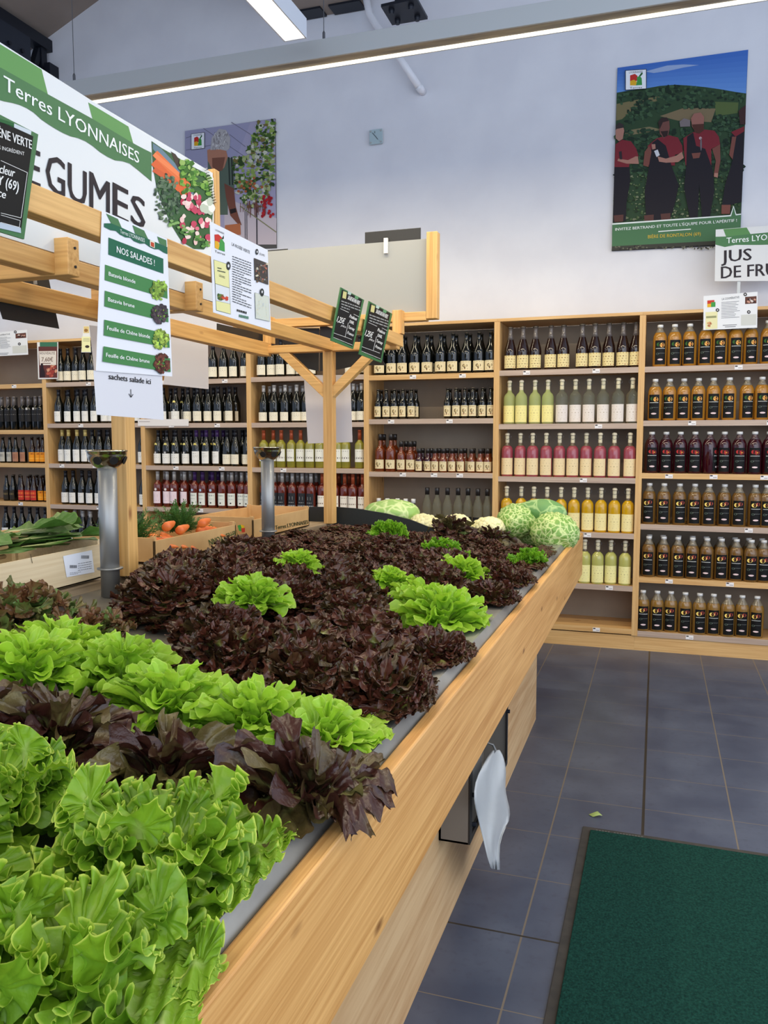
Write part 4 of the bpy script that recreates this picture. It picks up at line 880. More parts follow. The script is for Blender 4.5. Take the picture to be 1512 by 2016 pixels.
dg_ = [(36, 56, 40), (48, 72, 50), (28, 44, 32), (62, 88, 60)]
hy = lambda x: interp(hill, x)
speck(260, 120, 300, 960, 420, dg_, 8, 18, 4, lambda x, y: y > hy(x)+6 and y < hy(x)+100-40*(x > 700))
speck(120, 180, 400, 460, 560, dg_, 8, 18, 4, lambda x, y: abs(y-(600-.45*x+ -10)) < 60)
speck(60, 560, 400, 760, 450, dg_, 8, 16, 4)
speck(420, 112, 590, 950, 900, dg_, 9, 22, 4)
speck(80, 740, 500, 950, 600, dg_, 8, 18, 4)
speck(520, 95, 880, 930, 1190, [(74, 96, 56), (96, 112, 74), (56, 74, 44), (120, 124, 96), (40, 52, 34)], 4, 11, 4)
p.poly([(530, 540), (560, 518), (600, 530), (600, 572), (535, 575)], (120, 110, 110), 5)
RED = (122, 40, 48); SK = (168, 120, 104); SK2 = (120, 72, 62); DKC = (34, 30, 36)
# four men in dark red shirts and black aprons
p.poly([(108, 690), (150, 660), (210, 670), (245, 720), (260, 770), (205, 790), (195, 850), (100, 850)], RED, 6); p.poly([(100, 840), (200, 840), (205, 930), (180, 1080), (175, 1195), (92, 1205)], DKC, 6)
p.poly([(108, 600), (125, 560), (155, 560), (165, 600), (155, 655), (130, 670), (108, 650)], SK, 7); p.poly([(108, 570), (130, 545), (160, 560), (162, 580), (110, 590)], (56, 48, 48), 7.4)
p.poly([(255, 770), (262, 820), (180, 818), (120, 800), (125, 785), (190, 795), (240, 770)], SK, 8); p.poly([(130, 740), (148, 735), (152, 790), (136, 790)], (50, 40, 44), 9)
p.poly([(320, 700), (380, 650), (460, 630), (520, 645), (548, 700), (552, 745), (500, 760), (500, 830), (330, 830), (320, 760)], RED, 6); p.poly([(350, 680), (385, 655), (440, 700), (480, 840), (525, 960), (500, 1080), (470, 1180), (310, 1195), (300, 1000), (330, 830)], DKC, 6.6)
p.poly([(290, 830), (300, 740), (330, 700), (345, 740), (325, 840)], SK2, 7); p.poly([(385, 770), (440, 785), (510, 765), (545, 740), (558, 780), (520, 808), (440, 812), (395, 805)], SK, 8)
p.poly([(392, 545), (425, 515), (462, 530), (466, 580), (455, 630), (425, 650), (400, 620)], (112, 72, 64), 7); p.poly([(388, 545), (410, 515), (445, 512), (462, 535), (420, 545), (400, 590)], (52, 38, 36), 7.4); p.poly([(405, 605), (455, 600), (450, 635), (425, 645)], (50, 34, 32), 7.6)
p.poly([(345, 690), (365, 680), (400, 760), (378, 776)], (40, 32, 34), 9); p.poly([(362, 735), (386, 725), (400, 762), (378, 775)], (206, 206, 210), 9.4); p.poly([(345, 690), (370, 690), (372, 720), (350, 725)], SK, 9.6)
p.poly([(555, 650), (620, 610), (690, 592), (760, 600), (790, 640), (798, 690), (740, 720), (740, 840), (570, 830), (560, 740)], RED, 6); p.poly([(580, 640), (620, 612), (640, 700), (700, 720), (750, 860), (760, 1000), (730, 1170), (680, 1180), (660, 960), (650, 1180), (600, 1185), (560, 980), (575, 820)], DKC, 6.6)
p.poly([(745, 720), (798, 690), (800, 800), (780, 910), (755, 900), (770, 800)], SK2, 7); p.poly([(760, 880), (785, 880), (782, 910), (758, 905)], SK, 7.5)
p.poly([(606, 520), (625, 488), (670, 480), (692, 510), (690, 560), (670, 610), (635, 615), (612, 570)], (150, 100, 88), 7); p.poly([(612, 560), (690, 555), (690, 600), (660, 620), (630, 612)], (80, 46, 38), 7.6); p.poly([(610, 750), (670, 745), (660, 780), (620, 785)], SK2, 8); p.blob(668, 650, 10, 10, (190, 160, 160), 8); p.blob(672, 690, 6, 44, (110, 100, 104), 8)
p.poly([(868, 640), (900, 600), (957, 575), (952, 800), (940, 1070), (870, 1090), (810, 1090), (830, 960), (880, 800)], DKC, 6); p.poly([(870, 610), (957, 572), (957, 605), (900, 640)], RED, 7); p.poly([(920, 470), (968, 430), (965, 560), (930, 560)], (64, 40, 40), 6.5); p.poly([(858, 760), (878, 640), (905, 640), (880, 790)], SK2, 7); p.poly([(808, 1090), (868, 1090), (862, 1150), (806, 1150)], SK2, 7)
for x_, a_ in ((130, 1160), (330, 1160), (440, 1150)): p.poly([(x_-35, a_), (x_+30, a_-6), (x_+28, a_+40), (x_-30, a_+44)], (90, 58, 52), 7)
g0 = (76, 116, 80)
p.poly([(86, 1212), (865, 1158), (887, 1095), (905, 1152), (936, 1148), (931, 1275), (770, 1325), (84, 1362)], (226, 232, 226), 9); p.poly([(86, 1222), (870, 1166), (887, 1108), (901, 1160), (936, 1156), (931, 1278), (770, 1328), (84, 1364)], g0, 9.6)
p.poly([(84, 1364), (770, 1328), (930, 1278), (930, 1345), (82, 1392)], (62, 62, 54), 9); speck(60, 90, 1362, 760, 1384, [(90, 90, 74), (50, 44, 44), (110, 110, 90)], 4, 9, 9.5)
p.text('INVITEZ BERTRAND ET TOUTE L\'ÉQUIPE POUR L\'APÉRITIF !', (106, 1262), (908, 1202), (106, 1244), (232, 236, 232), 11, bold=.01)
p.poly([(390, 1264), (605, 1248), (605, 1254), (390, 1270)], (232, 236, 232), 11)
p.text('BIÈRE DE RONTALON (69)', (322, 1312), (670, 1292), (322, 1290), (208, 176, 62), 11, bold=.01)
logo(p, 178, 208, 128, 120, -8, 9, True)
q = [p.w(t_) for t_ in ((120, 182), (985, 60), (930, 1350), (82, 1392))]
panel('wall_poster', 'tall poster of four men in dark red shirts under a green hill', 'poster', q, .01, (60, 60, 60), p, 'poster_board')
# left poster: a grower bending over tomato plants
p = Print((380, 0, 2.908), Y=PY, step=.0006)
pl = lambda pts, c, l: p.poly(pts, c, l)
pl([(-46, 750), (470, 680), (478, 1400), (-46, 1400)], (168, 162, 186), 1); pl([(-46, 750), (330, 700), (250, 900), (-46, 980)], (158, 156, 182), 1.5)
for a_, b_ in (((60, 735), (300, 900)), ((-40, 790), (60, 760)), ((220, 700), (330, 770)), ((-40, 860), (110, 830)), ((210, 770), (300, 840))): p.stroke([a_, b_], 4, (120, 118, 136), 2)
pl([(180, 1130), (478, 1250), (478, 1400), (180, 1400)], (196, 184, 190), 2)
pl([(85, 900), (130, 960), (200, 900), (235, 910), (238, 1090), (200, 1100), (200, 1230), (90, 1230)], (92, 106, 92), 4)
for x_ in (205, 222): p.stroke([(x_, 900), (x_+6, 1060)], 7, (44, 50, 46), 5)
pl([(82, 860), (110, 850), (190, 860), (200, 900), (180, 960), (150, 985), (110, 970), (85, 920)], (178, 124, 100), 5); pl([(110, 905), (185, 900), (170, 975), (140, 985), (112, 955)], (126, 82, 66), 5.5)
pl([(100, 860), (108, 790), (150, 738), (190, 745), (215, 790), (210, 850), (195, 865), (150, 855)], (176, 172, 172), 6)
for i in range(70): x_ = R.uniform(112, 200); y_ = R.uniform(752, 845); p.stroke([(x_, y_), (x_+R.uniform(-8, 8), y_+R.uniform(8, 22))], 3, R.choice([(216, 214, 212), (150, 146, 148), (128, 122, 124)]), 6.5)
pl([(180, 1050), (235, 1080), (245, 1180), (262, 1240), (280, 1290), (255, 1280), (215, 1235), (190, 1130)], (120, 74, 60), 6); pl([(212, 1200), (246, 1192), (250, 1215), (216, 1226)], (40, 32, 32), 7)
pl([(185, 1290), (272, 1280), (275, 1345), (180, 1345)], (180, 108, 70), 6)
for x_ in (298, 308, 365): p.stroke([(x_, 1130), (x_+2, 1400)], 7 if x_ > 350 else 4, (60, 58, 66), 4)
p.stroke([(270, 1180), (478, 1330)], 6, (130, 130, 96), 4)
tf = [(104, 134, 60), (70, 98, 44), (142, 164, 84), (52, 74, 36), (166, 176, 120), (200, 200, 180), (120, 108, 60)]
for i in range(620):
    x = R.uniform(232, 468); y = R.uniform(690, 1190)
    if x < 300+(900-y)*.35 and y < 900 or (x-350)**2/125**2+(y-930)**2/265**2 > 1 and not (x > 330 and y < 900): continue
    p.blob(x, y, R.uniform(5, 16), R.uniform(5, 14), R.choice(tf), 7+i*.002, 6, .45)
for i in range(34): p.blob(R.uniform(395, 462), R.uniform(1120, 1250), 8, 9, R.choice([(176, 34, 40), (150, 30, 40)]), 9, 7, .1)
for i in range(30): p.stroke([(x_ := R.uniform(270, 420), R.uniform(1150, 1180)), (x_+R.uniform(-8, 8), R.uniform(1190, 1250))], 3, (110, 70, 60), 8.5)
for i in range(14): p.blob(R.uniform(260, 400), R.uniform(1020, 1100), 8, 8, (176, 96, 60), 9, 7, .1)
logo(p, -4, 772, 70, 84, -8, 9, True)
q = [p.w(t_) for t_ in ((-46, 752), (470, 678), (478, 1420), (-46, 1440))]
panel('wall_poster', 'poster of a grey-haired man bending over tomato plants, left of clock', 'poster', q, .01, (60, 60, 60), p, 'poster_board')
# JUS DE FRUITS sign above the right-hand bay
p = Print(ZP, Y=6.2)
pl([(770, 1252), (1130, 1224), (1130, 1590), (763, 1592)], (222, 222, 220), 1)
pl([(820, 1248), (975, 1237), (1000, 1280), (838, 1296)], (92, 140, 84), 2)
pl([(768, 1298), (838, 1296), (1000, 1280), (1130, 1268), (1130, 1350), (1060, 1352), (980, 1352), (900, 1352), (830, 1366), (768, 1350)], (80, 124, 82), 2.5)
p.text('Terres LYONNAISES', (842, 1342), (1330, 1300), (842, 1304), (240, 244, 240), 4, bold=.01)
p.text('JUS', (808, 1466), (1006, 1452), (808, 1388), (50, 44, 48), 4, bold=.016); p.text('DE FRUITS', (806, 1574), (1330, 1540), (806, 1494), (50, 44, 48), 4, bold=.016)
q = [p.w(t_) for t_ in ((770, 1250), (1330, 1207), (1330, 1560), (763, 1592))]
t = panel('sign_board', 'white JUS DE FRUITS sign with green header above the rightmost bay', 'sign', q, .006, (214, 214, 212), p, 'board')
zb_ = q[3].z
b = MB(); b.box(q[0].x+.15, 6.207, 2.375, q[0].x+.17, 6.225, zb_+.1); b.build('stand_leg', alu, t); b = MB(); b.box(q[1].x-.17, 6.207, 2.375, q[1].x-.15, 6.225, zb_+.1); b.build('stand_leg', alu, t)
def info(label, zoom, pts, Y, fr, X=None):
    """producer sheet: emblem, yellow box, text column, small photo, map"""
    p = Print(zoom, Y=Y)
    TL, TR, BR, BL = pts
    def m(u, v):
        return (TL[0]*(1-u)*(1-v)+TR[0]*u*(1-v)+BR[0]*u*v+BL[0]*(1-u)*v, TL[1]*(1-u)*(1-v)+TR[1]*u*(1-v)+BR[1]*u*v+BL[1]*(1-u)*v)
    def rc(u0, v0, u1, v1, c, l=2): p.poly([m(u0, v0), m(u1, v0), m(u1, v1), m(u0, v1)], c, l)
    rc(.07, .14, .2, .26, (196, 60, 44)); rc(.07, .24, .14, .34, (222, 170, 40), 2.3); rc(.14, .2, .22, .34, (66, 150, 72), 2.5)
    rc(.04, .48, .26, .98, (226, 220, 170)); rc(.05, .6, .24, .66, (150, 150, 110), 3)
    for i in range(8): c = m(R.uniform(.09, .2), R.uniform(.78, .9)); p.blob(c[0], c[1], 14*fr, 10*fr, R.choice([(190, 130, 90), (160, 90, 60), (210, 160, 110)]), 3, 6, .3)
    p.text('LA COOPÉRATIVE', m(.34, .16), m(.66, .14), m(.34, .10), (110, 110, 112), 3)
    for i in range(11): v = .22+.045*i; rc(.33, v, .33+R.uniform(.24, .35), v+.014, (140, 140, 144))
    rc(.36, .88, .62, .9, (130, 130, 134)); rc(.4, .93, .6, .95, (130, 130, 134))
    rc(.77, .12, .98, .32, (96, 60, 50)); 
    for i in range(9): c = m(R.uniform(.8, .95), R.uniform(.16, .28)); p.blob(c[0], c[1], 12*fr, 10*fr, R.choice([(200, 150, 130), (60, 40, 40), (220, 206, 196)]), 3, 6, .3)
    rc(.7, .62, .98, .92, (204, 204, 196))
    for u, v in ((.26, .44), (.84, .55), (.77, .05)): c = m(u, v); p.blob(c[0], c[1], 17*fr, 17*fr, (60, 56, 56), 4, 10); p.blob(c[0], c[1], 7*fr, 7*fr, (220, 220, 220), 4.5, 8)
    q = [p.w(m(*a)) for a in ((0, 0), (1, 0), (1, 1), (0, 1))]
    return panel('producer_sheet', label, 'sheet', q, .001, (226, 226, 226), p, 'sheet')
info('white producer sheet with map taped to the front of rightmost bay', Z7, [(770, 15), (1335, -30), (1330, 345), (768, 370)], FR-.004, 1.1)
info('white producer sheet hanging at the top of the leftmost bay', Z1, [(-190, 160), (222, 122), (233, 328), (-190, 350)], FR-.004, .7)
p = Print(Z1, Y=FR-.004)
p.poly([(330, 225), (474, 225), (474, 262), (330, 262)], (60, 110, 84), 2); p.poly([(318, 262), (474, 262), (474, 520), (326, 520)], (96, 52, 48), 1.5); p.poly([(322, 300), (466, 298), (466, 414), (330, 416)], (222, 212, 200), 3)
p.text('NOUVEAUTÉ', (328, 326), (455, 326), (328, 306), (90, 70, 70), 4); p.text('7,60€', (345, 385), (440, 385), (345, 350), (110, 84, 70), 4, bold=.01); p.poly([(350, 398), (420, 398), (420, 403), (350, 403)], (110, 84, 70), 4)
for i in range(22): p.blob(R.uniform(390, 466), R.uniform(425, 510), 12, 14, R.choice([(180, 90, 70), (150, 60, 50), (206, 150, 120)]), 3, 7, .3)
p.poly([(340, 400), (356, 400), (360, 440), (372, 470), (374, 515), (330, 515), (332, 450)], (44, 30, 34), 3.5)
q = [p.w(t_) for t_ in ((306, 226), (481, 224), (480, 528), (316, 532))]
panel('price_poster', 'small NOUVEAUTÉ 7,60€ poster clipped to the left shelving bays', 'poster', q, .002, (224, 222, 218), p, 'board')
p = Print(Z1, Y=FR-.004)
p.poly([(692, 95), (736, 95), (736, 150), (692, 150)], (214, 190, 130), 2); p.blob(712, 128, 16, 14, (150, 110, 60), 3); p.poly([(676, 180), (746, 180), (750, 305), (676, 305)], (232, 230, 176), 2); p.blob(722, 262, 18, 12, (60, 50, 44), 3); p.lines(690, 195, 740, 225, 3, (140, 140, 110), 3)
q = [p.w(t_) for t_ in ((690, 92), (738, 92), (752, 310), (672, 310))]
panel('producer_sheet', 'narrow yellow and white sheet clipped above the second bay from left', 'sheet', q, .001, (228, 228, 222), p, 'sheet')
q0 = Print(Z1, Y=FR-.004)
q0.poly([(1150, 880), (1240, 880), (1240, 884), (1150, 884)], (150, 140, 140), 2)
q = [q0.w(t_) for t_ in ((1140, 862), (1560, 862), (1560, 918), (1140, 918))]
panel('shelf_card', 'long white price card on a shelf edge right of near rack post', 'card', q, .001, (226, 220, 216), q0, 'card')
# ------------------------------------------------------------------ floor: mat and leaf scrap
m0 = at(1148, 1623, Z=.012)
mx0, my1 = m0.x, m0.y
def pile_mat():
    m = noise_mat('mat_pile', (10, 42, 38), (24, 66, 58), 130, .95, detail=3, lo=.3, hi=.7, bump=1.0, bscale=160, spec=.1)
    return m
t = thing('entrance_mat', 'dark green floor mat with a dark rubber border', 'mat', (mx0+.75, my1-1.1, 0))
rb = noise_mat('rubber_border', (58, 54, 50), (44, 42, 40), 20, .8)
b = MB(); b.prism([(mx0, my1, 0), (mx0+1.6, my1-.02, 0), (mx0+1.6, my1-2.4, 0), (mx0-.01, my1-2.4, 0)], (0, 0, .006)); b.build('rubber_border', rb, t, bevel=.002)
b = MB(); nx_, ny_ = 150, 220
xs = np.linspace(mx0+.03, mx0+1.57, nx_); ys = np.linspace(my1-2.37, my1-.035, ny_)
b.prism([(xs[0], ys[-1], .006), (xs[-1], ys[-1]-.02, .006), (xs[-1], ys[0], .006), (xs[0]-.01, ys[0], .006)], (0, 0, .007)); b.build('pile', pile_mat(), t, bevel=.002)
b = MB(); b.cc = (96, 98, 96)
for i in range(16):
    if i == 5: continue
    x = mx0+.05+i*.011; b.box(x, my1-.0225, .0062, x+.007, my1-.0165, .0066)
b.build('edge_marking', PRINT, t)
p0 = at(1174, 1607, Z=0)
b = MB(); b.add([(p0.x-.03, p0.y, .003), (p0.x-.012, p0.y-.014, .002), (p0.x+.012, p0.y-.012, .012), (p0.x+.024, p0.y+.004, .004), (p0.x+.004, p0.y+.012, .016), (p0.x-.014, p0.y+.012, .002), (p0.x, p0.y, .02)], [(0, 1, 6), (1, 2, 6), (2, 3, 6), (3, 4, 6), (4, 5, 6), (5, 0, 6)])
tag(b.build('leaf_scrap', mat('leaf_scrap', (150, 170, 96), .6), None, True, loc=p0), 'small scrap of pale green leaf lying on the floor tiles', 'leaf')
# ------------------------------------------------------------------ steel bag-holder tubes with half bowls
chrome = noise_mat('polished_steel', (196, 190, 172), (150, 142, 120), 4, .16, 1.0, lo=.3, hi=.7); tubem = mat('satin_steel', (150, 150, 148), .42, .7)
for k, (px, yy) in enumerate(((205, 2.035), (523, 3.085))):
    X = -1.54; ctr = Vector((X, yy, 1.03)); r = .0275
    t = thing('bag_tube', ['steel tube with half-bowl top, nearer one beside the post', 'steel tube with half-bowl top, farther one before the crates'][k], 'tube', ctr, 'steel bag tubes')
    b = MB(); b.lathe([(r, .0), (r, .41)], 20, (X, yy, 1.032)); b.build('tube', tubem, t, True)
    b = MB(); b.lathe([(r+.010, .083), (r+.010, .087), (r, .088)], 20, (X, yy, 1.032)); b.build('foot_ring', tubem, t, True)
    # bowl: hemisphere shell, flat slanted top, with dark holes
    b = MB(); n = 24; pr_ = []
    for i in range(9):
        a = radians(8+i*82/8); pr_.append((.057*sin(a), -.055*cos(a)))
    inn = [(max(q[0]-.003, .01), q[1]+.003) for q in pr_[::-1]]
    b.lathe(pr_+[(.060, .003), (.058, .006)]+inn, n, (X, yy, 1.463)); b.build('half_bowl', chrome, t, True)
    for a in (-1.45, -.55, .4):
        b = MB(); dirv = Vector((cos(a), sin(a), 0))
        c_ = Vector((X, yy, 1.463))+dirv*.051+Vector((0, 0, -.024)); nn = (dirv+Vector((0, 0, -.42))).normalized(); u = nn.orthogonal().normalized(); v = nn.cross(u)
        b.prism([c_+nn*.0+(u*cos(q_*.524)+v*sin(q_*.524))*.0125 for q_ in range(12)], nn*.003); b.build('hole', mat('hole_dark', (16, 14, 12), .6), t)
# ------------------------------------------------------------------ crates
CR = wood('crate_wood', (222, 204, 168), (206, 184, 146), 1, knot=(190, 160, 118), rough=.6); KR = noise_mat('kraft_wood', (204, 166, 112), (188, 148, 94), 8, .65)
def crate(label, y0, y1, z0, z1, x1, w, m, prt=None, tilt=0, front=True):
    t = thing('produce_crate', label, 'crate', (x1-w/2, (y0+y1)/2, z0), 'produce crates on the ledge')
    M = Matrix.Translation((0, (y0+y1)/2, z0)) @ Matrix.Rotation(tilt, 4, 'X') @ Matrix.Translation((0, -(y0+y1)/2, -z0))
    for nm, bx in (('long_side', (x1-.006, y0, z0, x1, y1, z1)), ('long_side', (x1-w, y0, z0, x1-w+.006, y1, z1)), ('end_side', (x1-w, y0, z0, x1, y0+.008, z1+.01)), ('end_side', (x1-w, y1-.008, z0, x1, y1, z1+.01)), ('bottom', (x1-w, y0, z0, x1, y1, z0+.006))):
        b = MB(); b.box(*bx, M); b.build(nm, m, t, bevel=.001)
    for yy in (y0+.012, y1-.012):
        for xx in (x1-.012, x1-w+.012):
            b = MB(); b.box(xx-.008, yy-.008, z0, xx+.008, yy+.008, z1+.014, M); b.build('corner_post', m, t)
    if prt: prt.build('print', PRINT, t)
    return t
crate('pale wooden crate with white label sheet holding green chard leaves', 1.40, 2.11, 1.070, 1.176, -1.62, .34, CR, None, radians(.5))
p = Print((0, 950, 2.52), X=-1.619, n=(1, 0, 0))
p.poly([(312, 365), (455, 335), (468, 445), (330, 470)], (226, 230, 238), 1)
for i in range(10): p.rect(345+i*3.6, 410, 347+i*3.6, 425, (60, 60, 64), 2, -1); p.rect(402+i*4, 362, 404+i*4, 378, (60, 60, 64), 2, -1)
p.lines(385, 402, 455, 446, 4, (120, 122, 128), 2, -12, .25); p.lines(345, 448, 400, 462, 2, (120, 122, 128), 2, -6, .3); p.stroke([(150, 355), (160, 400)], 2.5, (70, 60, 50), 1)
p.build('print', PRINT, [o for o in bpy.data.objects if o.name.startswith('produce_crate')][0])
p = Print((150, 780, 2.749), X=-1.6385, n=(1, 0, 0))
p.text('Terres LYONN', (872, 722), (715, 778), (880, 752), (50, 84, 44), 2, bold=.012)
p.poly([(872, 700), (890, 695), (905, 735), (880, 728)], (60, 140, 60), 2); p.poly([(888, 695), (908, 700), (912, 728), (900, 730)], (226, 180, 40), 2.2); p.poly([(890, 715), (912, 712), (912, 735), (896, 738)], (200, 60, 40), 2.4)
crate('kraft crate with upside-down green lettering, carrots and carrot tops inside', 2.41, 2.99, 1.070, 1.150, -1.64, .34, KR, p)
p = Print((150, 780, 2.749), X=-1.6385, n=(1, 0, 0))
p.text('Terres LYONNAISES', (1078, 722), (1255, 690), (1076, 700), (44, 60, 36), 2, bold=.012)
crate('kraft crate with Terres LYONNAISES lettering, farthest along the ledge', 3.14, 3.74, 1.070, 1.155, -1.64, .34, KR, p)
# black curved divider at the far end
pts = [at(x, y, Y=3.98) for x, y in ((560, 1000), (610, 998), (660, 998), (700, 1001), (760, 1011), (810, 1024), (850, 1040))]
b = MB(); b.prism([(pts[0].x, 3.98, 1.0)]+[(p.x, p.y, p.z) for p in pts]+[(pts[-1].x+.06, 3.98, 1.0), (pts[-1].x+.1, 3.98, .97)], (0, .012, 0))
tag(b.build('black_divider', noise_mat('speckled_black', (22, 26, 24), (52, 58, 54), 260, .55, lo=.62, hi=.75), None, loc=(-1.4, 3.98, 1.0)), 'low black speckled divider with curved top behind the dark lettuces', 'divider')

# ------------------------------------------------------------------ leaves
def leaf_mat(name, base, rim, rib, vein, rough=.42, trans=.35, alt=None, altamt=.5, back=None):
    """colour runs from pale rib and base to the rim, which the leaf itself has"""
    m = mat(name, base, rough, 0, .45); N, L, b = nodes(m)
    at_ = N.new('ShaderNodeAttribute'); at_.attribute_name = 'leaf'
    sp = N.new('ShaderNodeSeparateColor'); L.new(at_.outputs['Color'], sp.inputs[0])
    cr = N.new('ShaderNodeValToRGB'); e = cr.color_ramp.elements
    e[0].position = .0; e[0].color = lin(rib)+(1,); e[1].position = 1; e[1].color = lin(rim)+(1,)
    x = e.new(.30); x.color = lin(base)+(1,); x = e.new(.90); x.color = lin(base)+(1,)
    L.new(sp.outputs[0], cr.inputs[0])
    g = N.new('ShaderNodeTexCoord'); no = N.new('ShaderNodeTexNoise'); no.inputs['Scale'].default_value = 22; no.inputs['Detail'].default_value = 5
    L.new(g.outputs['Object'], no.inputs[0])
    mx = N.new('ShaderNodeMix'); mx.data_type = 'RGBA'; mx.inputs[7].default_value = lin(alt or vein)+(1,)
    ma = N.new('ShaderNodeMath'); ma.operation = 'MULTIPLY_ADD'; ma.inputs[1].default_value = 1.2; L.new(no.outputs[0], ma.inputs[0])
    m3 = N.new('ShaderNodeMath'); m3.operation = 'ADD'; m3.inputs[1].default_value = -1.0; L.new(sp.outputs[1], m3.inputs[0]); L.new(m3.outputs[0], ma.inputs[2])
    m4 = N.new('ShaderNodeMath'); m4.operation = 'MULTIPLY'; m4.use_clamp = True; m4.inputs[1].default_value = altamt*2; L.new(ma.outputs[0], m4.inputs[0])
    L.new(m4.outputs[0], mx.inputs[0]); L.new(cr.outputs[0], mx.inputs[6])
    L.new(mx.outputs[2], b.inputs['Base Color'])
    vo = N.new('ShaderNodeTexNoise'); vo.inputs['Scale'].default_value = 55; vo.inputs['Detail'].default_value = 3; L.new(g.outputs['Object'], vo.inputs[0])
    bp = N.new('ShaderNodeBump'); bp.inputs['Strength'].default_value = .55; bp.inputs['Distance'].default_value = .006; L.new(vo.outputs[0], bp.inputs['Height']); L.new(bp.outputs[0], b.inputs['Normal'])
    if trans:
        tr = N.new('ShaderNodeBsdfTranslucent'); L.new(mx.outputs[2], tr.inputs[0]); ms = N.new('ShaderNodeMixShader'); ms.inputs[0].default_value = trans
        out = N['Material Output']; L.new(b.outputs[0], ms.inputs[1]); L.new(tr.outputs[0], ms.inputs[2]); L.new(ms.outputs[0], out.inputs[0])
    return m
BATAVIA = leaf_mat('batavia_leaf', (132, 174, 42), (216, 232, 104), (188, 208, 130), (170, 196, 80), alt=(92, 140, 36))
GREEN = leaf_mat('green_leaf', (158, 202, 54), (194, 222, 100), (190, 214, 120), (170, 196, 80), alt=(160, 196, 64))
CURLY = leaf_mat('curly_leaf', (124, 178, 40), (168, 208, 72), (170, 200, 100), (170, 196, 80), alt=(86, 140, 34))
BROWN = leaf_mat('brown_leaf', (80, 42, 30), (54, 26, 22), (112, 118, 56), (90, 84, 40), rough=.33, trans=.14, alt=(58, 62, 32), altamt=.42)
OAK = leaf_mat('red_oak_leaf', (62, 34, 28), (44, 22, 22), (150, 158, 92), (112, 112, 60), rough=.32, trans=.15, alt=(106, 100, 56), altamt=.6)
BROWNG = leaf_mat('brown_green_leaf', (112, 82, 52), (98, 44, 38), (120, 150, 84), (90, 120, 60), rough=.38, trans=.2, alt=(92, 120, 60), altamt=.9)
CHARD = leaf_mat('chard_leaf', (74, 112, 46), (104, 140, 60), (200, 206, 150), (60, 100, 50), rough=.45, trans=.15, alt=(118, 140, 74))
SAVOY = leaf_mat('savoy_leaf', (136, 176, 84), (190, 212, 130), (214, 222, 160), (180, 200, 110), rough=.5, trans=.12, alt=(96, 142, 60))
CABB = leaf_mat('pale_cabbage_leaf', (166, 196, 112), (198, 214, 150), (214, 222, 170), (180, 200, 110), rough=.4, trans=.12, alt=(142, 178, 96))
PCAB = leaf_mat('pointed_cabbage_leaf', (122, 168, 96), (160, 192, 120), (206, 218, 170), (130, 160, 120), rough=.4, trans=.1, alt=(92, 138, 84))
